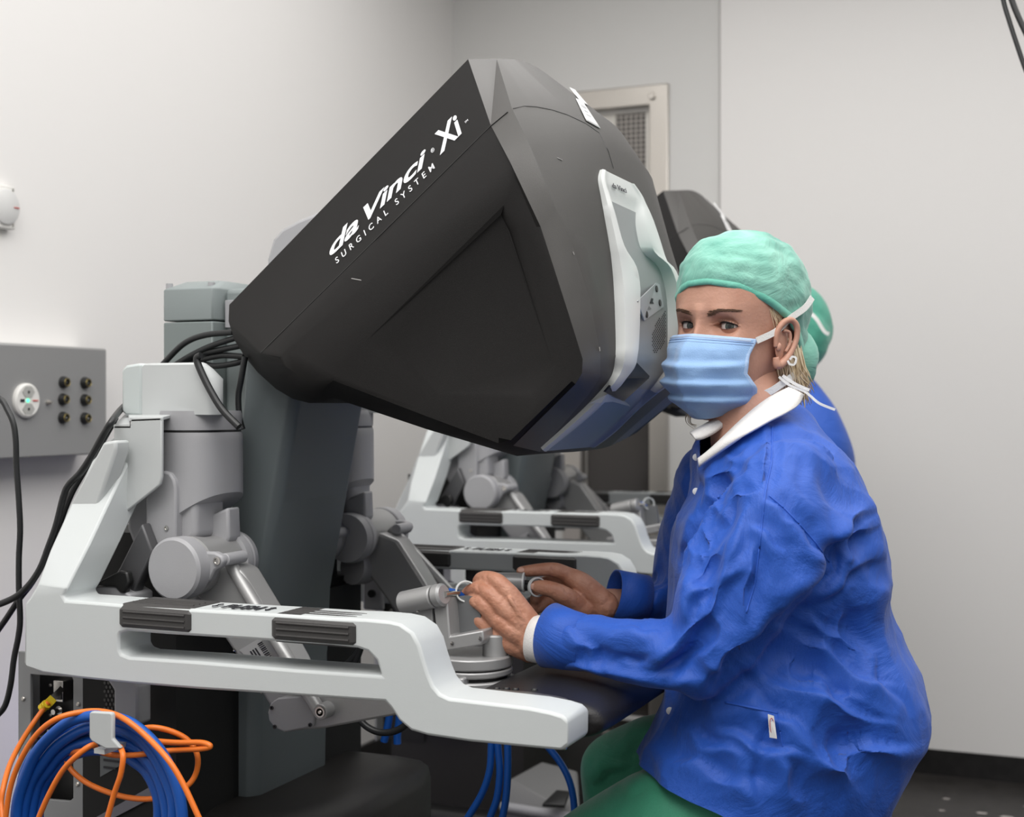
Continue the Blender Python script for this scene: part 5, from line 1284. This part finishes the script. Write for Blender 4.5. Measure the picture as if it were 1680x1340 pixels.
bmesh.ops.recalc_face_normals(bm, faces=bm.faces[:]); o_ = obj('cap_hem', bm, fabric('mint_hem_gauze', (.20, .60, .47), (.12, .46, .35), weave=30, rough=.7), cap_, smooth=180); o_.modifiers.new('s', 'SOLIDIFY').thickness = .001
# gathered end at the nape
bm = B(); ellipsoid(bm, HL(.030, -.098, -.040), lf2 * .040, fw * .030, up2 * .042, 28); 
for v in bm.verts: v.co += (v.co - HL(.03, -.09, -.04)).normalized() * (rnoise(v.co, 50, 9) * .006)
obj('cap_gather', bm, M_CAP, cap_, smooth=180)

# ---- hair at the nape and temple
bm = B(); rnd = random.Random(11)
for k in range(170):
    x0, y0, z0 = .064 + rnd.uniform(-.008, .012), -.030 + rnd.uniform(-.035, .020), -.040 + rnd.uniform(-.014, .012)
    L_ = rnd.uniform(.03, .062); dx, dy = rnd.uniform(-.004, .012), rnd.uniform(-.030, .006)
    tube(bm, [HL(x0 - .004, y0 + .004, z0 + .02), HL(x0 + .004, y0, z0 - L_ * .3), HL(x0 + .003 + dx * .6, y0 + dy * .5, z0 - L_ * .7), HL(x0 + dx, y0 + dy, z0 - L_)], [.0011, .0012, .0009, .0003], n=5, sub=4)
for k in range(46):                                               # sideburn hairs by the ear
    y0 = rnd.uniform(.012, .030); z0 = .020 + rnd.uniform(-.006, .010)
    tube(bm, [HL(.0715, y0, z0 + .012), HL(.0735, y0 - .004, z0), HL(.0742, y0 - .010 - rnd.uniform(0, .006), z0 - rnd.uniform(.008, .022))], [.0006, .0006, .0002], n=4, sub=3)
for k in range(5):
    o_ = rnd.uniform(-.004, .004); tube(bm, [HL(-.035, .02, -.11), HL(-.047 + o_, .035, -.122), HL(-.045 + o_, .04, -.134), HL(-.030, .042, -.140 + o_)], [.0008, .0008, .0006, .0003], n=4)
obj('hair', bm, M_HAIR, p1, smooth=180)

# ---- gown
tab = [(652, 1238, 1300, 1.86, .045), (672, 1196, 1326, 1.855, .075), (702, 1160, 1347, 1.84, .11), (740, 1136, 1374, 1.825, .155), (790, 1140, 1401, 1.81, .18), (840, 1122, 1432, 1.80, .185), (900, 1102, 1447, 1.80, .18),
       (980, 1098, 1447, 1.80, .175), (1030, 1096, 1467, 1.80, .17), (1080, 1094, 1493, 1.79, .175), (1130, 1092, 1509, 1.78, .175), (1185, 1074, 1512, 1.77, .175), (1235, 1048, 1494, 1.765, .175), (1290, 1028, 1474, 1.76, .17), (1370, 1005, 1446, 1.76, .165), (1440, 1000, 1430, 1.76, .16)]
bm = B(); sectioned(bm, smooth_secs(tab))
capsules(bm, [PY(1296, 800, 1.70), PY(1268, 860, 1.665), PY(1222, 950, 1.635), PY(1178, 1040, 1.615), PY(1150, 1080, 1.61)], [.070, .080, .084, .070, .052], n=32)
capsules(bm, [PY(1160, 1074, 1.61), PY(1090, 1072, 1.60), PY(1010, 1064, 1.60), PY(975, 1058, 1.603), PY(950, 1055, 1.606)], [.052, .046, .043, .042, .040], n=32)
capsules(bm, [PY(1205, 790, 1.95), PY(1150, 900, 1.98), PY(1110, 985, 1.96), PY(1072, 982, 1.915), PY(1048, 980, 1.895)], [.08, .07, .052, .034, .030], n=28)
for c_, a_, b_ in (((1405, 1150, 1.78), .07, .06), ((1330, 1210, 1.70), .09, .06), ((1380, 980, 1.74), .06, .08)):
    ellipsoid(bm, PY(*c_), RV * a_, FV * .06, Vector((0, 0, b_)), 20)
gm = voxel(bm, .0036, 12)
# open the gown along the lap, at the neck and the cuffs
bm = B(); bm.from_mesh(gm)
def cut(pt, nrm):
    g = bm.verts[:] + bm.edges[:] + bm.faces[:]
    return g
h0, h1 = PY(1032, 1252, 1.65), PY(1200, 1345, 1.60)
nrm = (h1 - h0).cross(FV); nrm = nrm if nrm.z < 0 else -nrm
bmesh.ops.bisect_plane(bm, geom=bm.verts[:] + bm.edges[:] + bm.faces[:], plane_co=h0, plane_no=nrm, clear_outer=True, dist=1e-5)
c0 = PY(884, 1048, 1.61)
gm = bpy.data.meshes.new('gown'); bm.to_mesh(gm); bm.free()
G = lambda a_, b_, y_, w, d, k=.6: (PY(*a_, y_), PY(*b_, y_), w, d, k)
folds = [G((1240, 752), (1163, 802), 1.68, .008, .009, .6), G((1180, 784), (1149, 862), 1.66, .008, .012, .8), G((1210, 803), (1156, 856), 1.62, .008, .010, .8), G((1148, 858), (1098, 934), 1.64, .009, .009, .6), G((1178, 880), (1122, 965), 1.58, .009, .007, .6), G((1160, 950), (1118, 1030), 1.57, .009, .008, .6), G((1236, 850), (1290, 905), 1.58, .006, .005, .7), G((1246, 900), (1228, 1010), 1.57, .006, .006, .8), G((1361, 922), (1298, 1012), 1.63, .010, .013, .7), G((1298, 1012), (1190, 1118), 1.60, .012, .012, .7), G((1223, 931), (1158, 1024), 1.555, .010, .008), G((1158, 1024), (1085, 1108), 1.56, .008, .010, .8),
         G((1168, 1030), (1092, 1120), 1.56, .006, .007, -.6), G((1118, 876), (1150, 985), 1.60, .012, .008, .5), G((1155, 830), (1120, 930), 1.62, .012, .009, .6), G((1232, 850), (1190, 960), 1.56, .010, .005, .5),
         G((1264, 672), (1262, 800), 1.68, .0045, .004, .9), G((1190, 802), (1256, 800), 1.65, .004, .004, .8), G((1262, 813), (1311, 859), 1.62, .006, .005, .8), G((1311, 859), (1362, 925), 1.62, .008, .007, .8),
         G((1311, 1031), (1466, 1113), 1.62, .011, .012, .7), G((1330, 1010), (1440, 1050), 1.63, .010, .009, .6), G((1300, 1075), (1400, 1130), 1.60, .012, .011, .7), G((1260, 1090), (1470, 1180), 1.60, .012, .011, .6),
         G((1360, 1222), (1495, 1216), 1.60, .010, .011, .8), G((1366, 1230), (1416, 1262), 1.59, .008, .009, .7), G((1220, 1120), (1330, 1200), 1.59, .012, .008, .5), G((1330, 1200), (1420, 1290), 1.59, .012, .008, .5),
         G((1444, 843), (1366, 909), 1.66, .010, .010, .6), G((1441, 870), (1400, 935), 1.66, .009, .008, .6), G((1400, 880), (1360, 960), 1.64, .010, .008, .5), G((1440, 930), (1350, 1000), 1.66, .010, .009, .6),
         G((1010, 1015), (1075, 1030), 1.57, .008, .005), G((1000, 1090), (1070, 1080), 1.56, .010, .006), G((960, 1040), (990, 1110), 1.56, .008, .005), G((940, 1010), (960, 1100), 1.56, .008, .004, .6), G((905, 1085), (1150, 1110), 1.56, .007, .006, .8),
         G((1170, 740), (1240, 720), 1.72, .010, .006), G((1160, 770), (1250, 745), 1.70, .010, .006), G((1150, 850), (1140, 760), 1.75, .010, .007), G((1112, 1180), (1230, 1240), 1.62, .012, .008, .6), G((1100, 1230), (1260, 1290), 1.62, .012, .006, .6),
         G((1330, 700), (1420, 880), 1.74, .016, .006, .5), G((1300, 700), (1340, 830), 1.70, .018, .005, .5), G((1240, 1180), (1250, 1330), 1.60, .012, .006), G((1440, 1060), (1500, 1180), 1.70, .012, .008), G((1290, 1240), (1340, 1330), 1.59, .012, .006),
         G((1400, 1010), (1430, 1080), 1.66, .010, .008), G((1215, 1090), (1160, 1130), 1.58, .010, .006), G((1030, 1000), (1020, 960), 1.85, .008, .006), G((1045, 985), (1080, 960), 1.88, .008, .008), G((1180, 1190), (1330, 1240), 1.60, .010, .007)]
crease_mesh(gm, folds)
def crumple(p):
    w_ = Vector((rnoise(p, 6, 5), rnoise(p, 6, 6), rnoise(p, 6, 7))) * .05
    q_ = p + w_; q_ = Vector((q_.x * 1.0 + q_.z * .45, q_.y, q_.z * .8 - q_.x * .35))
    d1 = noise.voronoi(q_ * 8.5)[0][0]; d2 = noise.voronoi(q_ * 21 + Vector((3, 1, 7)))[0][0]
    return (math.sqrt(d1) if False else d1) * .021 - .0105 + (d2 - .4) * .0064 + rnoise(p, 7, 2) * .0040
co = [v.co.copy() for v in gm.vertices]; no = [v.normal.copy() for v in gm.vertices]
cr_ = [crumple(p) for p in co]; mc_ = sum(cr_) / len(cr_) + .0040
for v, p, n_, c_ in zip(gm.vertices, co, no, cr_): v.co = p + n_ * (c_ - mc_)
CI = [(1294, 636), (1270, 648), (1243, 666), (1213, 692), (1186, 718), (1162, 740), (1145, 753)]
cx_ = [c[0] for c in CI][::-1]; cy_ = [c[1] for c in CI][::-1]
bm = B(); bm.from_mesh(gm); kill = []                    # the neck opening, in front of the throat
for f in bm.faces:
    c = f.calc_center_median(); px_, py_, w_ = proj(c)
    if 1148 < px_ < 1292 and c.y < 1.835 and py_ < float(np.interp(px_, cx_, cy_)) + 4: kill.append(f)
bmesh.ops.delete(bm, geom=kill, context='FACES'); bm.to_mesh(gm); bm.free()
gown = obj('gown', gm, M_GOWN, p1, smooth=180)
gm.update(); gb_ = B(); gb_.from_mesh(gm); gb_.transform(Matrix.Translation(p1.location)); GT = BVHTree.FromBMesh(gb_); gb_.free()
def GS(px, py, off=0):
    h = GT.ray_cast(CAM, ray(px, py).normalized())
    if h[0] is None: return None
    n_ = h[1] if h[1].dot(ray(px, py)) < 0 else -h[1]
    return h[0] + n_ * off
def gseam(pts, name='seam', r=.0011, k=10, m=None, off=.0002):
    P = []
    for a_, b_ in zip(pts[:-1], pts[1:]):
        for i in range(k + 1):
            h = GS(a_[0] + (b_[0] - a_[0]) * i / k, a_[1] + (b_[1] - a_[1]) * i / k, off)
            if h and (not P or (h - P[-1]).length < .03): P.append(h)
    if len(P) < 3: return None
    bm = B(); tube(bm, P, r, n=6, smooth=False); return obj(name, bm, m or mat('gown_seam_blue', (.016, .09, .47), .6), gown, smooth=180)
gseam([(1267, 700), (1267, 725), (1266, 760), (1257, 800), (1252, 840), (1246, 900), (1238, 960), (1224, 1005)]); gseam([(1190, 802), (1222, 797), (1257, 800)]); gseam([(1262, 813), (1286, 833), (1311, 859), (1338, 890), (1360, 922)])
# pocket with a little woven tag, snaps
gseam([(1190, 1152), (1230, 1160), (1276, 1170)], 'pocket_edge', .0016); gseam([(1276, 1170), (1280, 1200), (1284, 1225)], 'pocket_edge', .0009)
tg = [GS(*p, 0) - FV * .010 for p in ((1257, 1168), (1267, 1171), (1272, 1208), (1260, 1206))]
bm = B(); bm.faces.new([bm.verts.new(p) for p in tg]); o_ = obj('woven_tag', bm, M_LABEL, gown, smooth=0); o_.modifiers.new('s', 'SOLIDIFY').thickness = .0008
c_ = (tg[0] + tg[1] + tg[2] + tg[3]) / 4; ax = (tg[3] - tg[0]).normalized(); bx = (tg[1] - tg[0]).normalized(); nn = -ax.cross(bx).normalized(); nn = nn if nn.dot(CAM - c_) > 0 else -nn
bm = B(); tube(bm, [c_ + nn * .0006 + ax * math.cos(t) * .010 + bx * math.sin(t) * .0028 for t in np.linspace(0, 2 * math.pi, 20, endpoint=False)], .0005, n=4, closed=True, smooth=False); obj('tag_oval', bm, mat('tag_red_print', (.5, .06, .08), .5), gown)
bm = B(); tube(bm, [c_ + nn * .0006 + ax * t * .002 + bx * .0012 * (-1) ** t for t in range(-4, 5)], .0005, n=4, smooth=False); obj('tag_print', bm, mat('tag_blue_print', (.05, .08, .4), .5), gown)
for c_ in ((1142, 750), (1142, 806), (1099, 1166)):
    p = GS(*c_, .0)
    if p: bm = B(); n_ = (CAM - p).normalized(); lathe(bm, p - n_ * .001, n_, [(0, .0048), (.0028, .0048), (.004, .003)], 18); obj('snap_button', bm, M_TIE, gown)
# ---- collar bands
def band_mesh(bm, rows_, th=.002):
    vs = [[bm.verts.new(p) for p in r] for r in rows_]
    for i in range(len(vs) - 1):
        for j in range(len(vs[0]) - 1): bm.faces.new((vs[i][j], vs[i][j + 1], vs[i + 1][j + 1], vs[i + 1][j]))
    bmesh.ops.recalc_face_normals(bm, faces=bm.faces[:])
def coll(pts_in, pts_out, Yi, Yo, name):
    A_ = catmull([PY(p[0], p[1], y) for p, y in zip(pts_in, Yi)], 6); C_ = catmull([PY(p[0], p[1], y) for p, y in zip(pts_out, Yo)], 6)
    bm = B(); band_mesh(bm, [[a, a.lerp(c, .33) - FV * .006, a.lerp(c, .66) - FV * .006, c] for a, c in zip(A_, C_)])
    o = obj(name, bm, M_COLLAR, p1, smooth=180); s_ = o.modifiers.new('s', 'SOLIDIFY'); s_.thickness = .003; s_.offset = 0; return o
CO = [(1318, 648), (1310, 664), (1290, 677), (1262, 691), (1226, 712), (1186, 738), (1146, 766)]
def ontop(p, off, y0):
    hs_ = [GS(p[0] + dx, p[1] + dy, 0) for dx, dy in ((0, 0), (-12, 6), (10, 4), (0, 14), (-6, -8), (14, -6))]
    return min([y0] + [h.y - off for h in hs_ if h])
Yo_ = [ontop(p, .005, y) for p, y in zip(CO, (1.80, 1.775, 1.75, 1.73, 1.72, 1.735, 1.75))]
Yi_ = [ontop(p, .006, y) for p, y in zip(CI, (1.795, 1.785, 1.775, 1.765, 1.765, 1.775, 1.78))]
coll(CI, CO, Yi_, Yo_, 'collar')
coll([(1180, 684), (1162, 693), (1146, 702), (1132, 710)], [(1186, 700), (1172, 711), (1154, 720), (1141, 722)], [1.815, 1.80, 1.785, 1.775], [1.80, 1.785, 1.77, 1.765], 'collar')
# ---- cuffs
def cuff(c, d, r, L_, name, m, flare=0, parent=gown, ry=1.0, n=40):
    d = d.normalized(); a, b = basis(d); rs = []
    for (s_, k) in ((0, 1), (L_ * .5, 1 + flare * .5), (L_, 1 + flare), (L_, (1 + flare) * .94), (L_ * .5, .92), (0, .9)):
        rs.append([c + d * s_ + (a * math.cos(t) + b * math.sin(t) * ry) * r * k * (1 + .03 * math.sin(3 * t + s_ * 60)) for t in np.linspace(0, 2 * math.pi, n, endpoint=False)])
    bm = B(); rings(bm, rs); bmesh.ops.recalc_face_normals(bm, faces=bm.faces[:]); return obj(name, bm, m, parent, smooth=180)
a_, b_ = PY(925, 1052, 1.612), PY(889, 1050, 1.616)
d_ = (b_ - a_).normalized(); d_ = (d_ + Vector((0, 0, .18))).normalized()
cuff(PY(965, 1057, 1.606), d_, .0345, .056, 'sleeve_cuff', M_GOWN, .20)
cuff(PY(915, 1056, 1.613), d_, .0300, .034, 'knit_cuff', M_COLLAR, .0)
a_, b_ = PY(1050, 980, 1.90), PY(1004, 973, 1.875); d_ = (b_ - a_).normalized()
cuff(PY(1060, 982, 1.90), d_, .0330, .050, 'sleeve_cuff', M_GOWN, .10)
# ---- trousers
bm = B()
capsules(bm, [PY(1330, 1290, 1.74), PY(1200, 1335, 1.70), PY(1080, 1370, 1.68), PY(960, 1432, 1.67), PY(900, 1480, 1.67)], [.10, .088, .082, .074, .068], n=32)
capsules(bm, [PY(905, 1480, 1.67), PY(930, 1700, 1.70), PY(925, 1960, 1.72)], [.068, .062, .058], n=28)
capsules(bm, [PY(1290, 1280, 1.88), PY(1170, 1245, 1.92), PY(1080, 1242, 1.95), PY(1010, 1262, 1.97)], [.09, .075, .062, .055], n=32)
capsules(bm, [PY(1012, 1262, 1.97), PY(1022, 1400, 1.99), PY(1010, 1760, 2.0)], [.056, .058, .055], n=28)
tm = voxel(bm, .006, 8)
crease_mesh(tm, [G((1080, 1200), (1010, 1250), 1.90, .012, .008), G((1060, 1300), (985, 1300), 1.62, .012, .004), G((1040, 1250), (970, 1290), 1.92, .010, .007)])
obj('trousers', tm, M_SCRUB, p1, smooth=180)
# stool under the seated person
st = thing('stool', (-.30, 1.80, 0), 'round black stool under the seated person', 'stool')
bm = B(); lathe(bm, Vector((-.30, 1.80, .42)), (0, 0, 1), [(0, .15), (.01, .17), (.05, .17), (.065, .155)], 40); obj('seat', bm, M_PAD, st)
bm = B(); cyl(bm, Vector((-.30, 1.80, .06)), Vector((-.30, 1.80, .42)), .025); obj('column', bm, M_CHROME, st)
for k in range(5):
    a = k * 2 * math.pi / 5; e = Vector((-.30 + .24 * math.cos(a), 1.80 + .24 * math.sin(a), .06)); bm = B(); tube(bm, [Vector((-.30, 1.80, .08)), e], .014, smooth=False); obj('leg', bm, M_CHROME, st)
    bm = B(); cyl(bm, e + Vector((0, -.01, -.035)), e + Vector((0, .01, -.035)), .025, n=20); obj('caster', bm, M_RUBBER, st)

# ================= second person, behind =================
p2 = thing('person', (-.50, 3.18, .45), 'second person behind the first, only green cap and blue shoulder showing', 'person')
H2 = PY(1285, 548, 3.12)
f2 = Vector((-.96, -.10, -.25)).normalized(); l2 = Vector((0, 0, 1)).cross(f2).normalized() * -1; u2 = f2.cross(l2).normalized(); u2 = u2 if u2.z > 0 else -u2
bm = B()
ellipsoid(bm, H2, f2 * .10, l2 * .076, u2 * .105, 32)
capsules(bm, [H2 - f2 * .03 - u2 * .05, PY(1292, 640, 3.12), PY(1305, 690, 3.14)], [.045, .045, .06], n=20)
capsules(bm, [PY(1310, 720, 3.14), PY(1320, 820, 3.16), PY(1330, 960, 3.18)], [.10, .11, .12], n=24)
capsules(bm, [PY(1290, 730, 3.0), PY(1230, 840, 2.98), PY(1140, 880, 3.0), PY(1095, 905, 3.02)], [.05, .045, .035, .022], n=16)
capsules(bm, [PY(1300, 730, 3.3), PY(1250, 830, 3.35), PY(1160, 880, 3.32), PY(1125, 890, 3.3)], [.05, .045, .035, .022], n=16)
for (cx_, cy_, y_) in ((1093, 903, 3.02), (1123, 888, 3.3)):
    for k in range(4): capsules(bm, [PY(cx_, cy_ + 3 * k, y_), PY(cx_ - 9, cy_ + 2 + 3 * k, y_), PY(cx_ - 16, cy_ + 8 + 3 * k, y_)], [.010, .009, .007], n=10)
    capsules(bm, [PY(cx_ + 6, cy_ + 2, y_ - .02), PY(cx_ - 3, cy_ + 9, y_ - .03), PY(cx_ - 10, cy_ + 12, y_ - .03)], [.011, .010, .008], n=10)
for y_ in (3.08, 3.28): capsules(bm, [PY(1320, 980, y_), PY(1180, 1000, y_), PY(1170, 1200, y_), PY(1175, 1350, y_)], [.08, .07, .05, .04], n=18)
b2 = obj('body', voxel(bm, .006, 5), M_SKIN, p2, smooth=180)
bm = B()
ellipsoid(bm, H2 + u2 * .016, f2 * .112, l2 * .09, u2 * .108, 48)
ellipsoid(bm, PY(1318, 552, 3.11), RV * .055, FV * .07, Vector((0, 0, .078)), 40)
for v in bm.verts: v.co += (v.co - H2).normalized() * (rnoise(v.co, 16, 1) * .007 + abs(rnoise(v.co, 40, 2)) * .004)
cm = voxel(bm, .004, 3)
obj('surgical_cap', cm, fabric('deep_green_cap_gauze', (.09, .42, .30), (.06, .32, .23), weave=14, rough=.7), p2, smooth=180)
bm = B(); ribbon(bm, [PY(1322, 520, 3.04), PY(1330, 515, 3.035), PY(1340, 524, 3.035), PY(1352, 543, 3.04), PY(1360, 548, 3.045)], .008, -FV); ribbon(bm, [PY(1330, 516, 3.035), PY(1327, 500, 3.04), PY(1325, 490, 3.04)], .006, -FV); ribbon(bm, [PY(1318, 522, 3.05), PY(1334, 514, 3.035)], .008, -FV)
ribbon(bm, [PY(1300, 616, 3.04), PY(1316, 612, 3.03), PY(1328, 610, 3.03)], .012, -FV); obj('mask_tie', bm, M_TIE, p2, smooth=60)
bm = B(); ellipsoid(bm, PY(1298, 602, 3.08), RV * .035, FV * .04, Vector((0, 0, .02)), 20); obj('hair', bm, mat('dark_brown_hair', (.03, .018, .012), .5), p2)
bm = B(); sectioned(bm, smooth_secs([(620, 1285, 1330, 3.12, .05), (645, 1260, 1348, 3.12, .10), (680, 1230, 1372, 3.14, .16), (730, 1215, 1388, 3.14, .19), (780, 1205, 1397, 3.15, .19), (850, 1205, 1400, 3.16, .18), (960, 1205, 1405, 3.17, .18), (1060, 1200, 1400, 3.18, .18)]))
capsules(bm, [PY(1290, 730, 3.0), PY(1230, 840, 2.98), PY(1140, 880, 3.0), PY(1112, 898, 3.01)], [.07, .06, .05, .035], n=16)
capsules(bm, [PY(1300, 730, 3.3), PY(1250, 830, 3.35), PY(1160, 880, 3.32), PY(1140, 886, 3.31)], [.07, .06, .05, .035], n=16)
g2 = voxel(bm, .008, 6)
for v in g2.vertices: v.co += v.normal * (rnoise(v.co, 9, 3) * .008)
obj('gown', g2, M_GOWN, p2, smooth=180)
bm = B()
for y_ in (3.08, 3.28): capsules(bm, [PY(1320, 985, y_), PY(1180, 1005, y_), PY(1170, 1200, y_), PY(1175, 1340, y_)], [.10, .085, .065, .055], n=18)
obj('trousers', voxel(bm, .01, 4), M_SCRUB, p2, smooth=180)
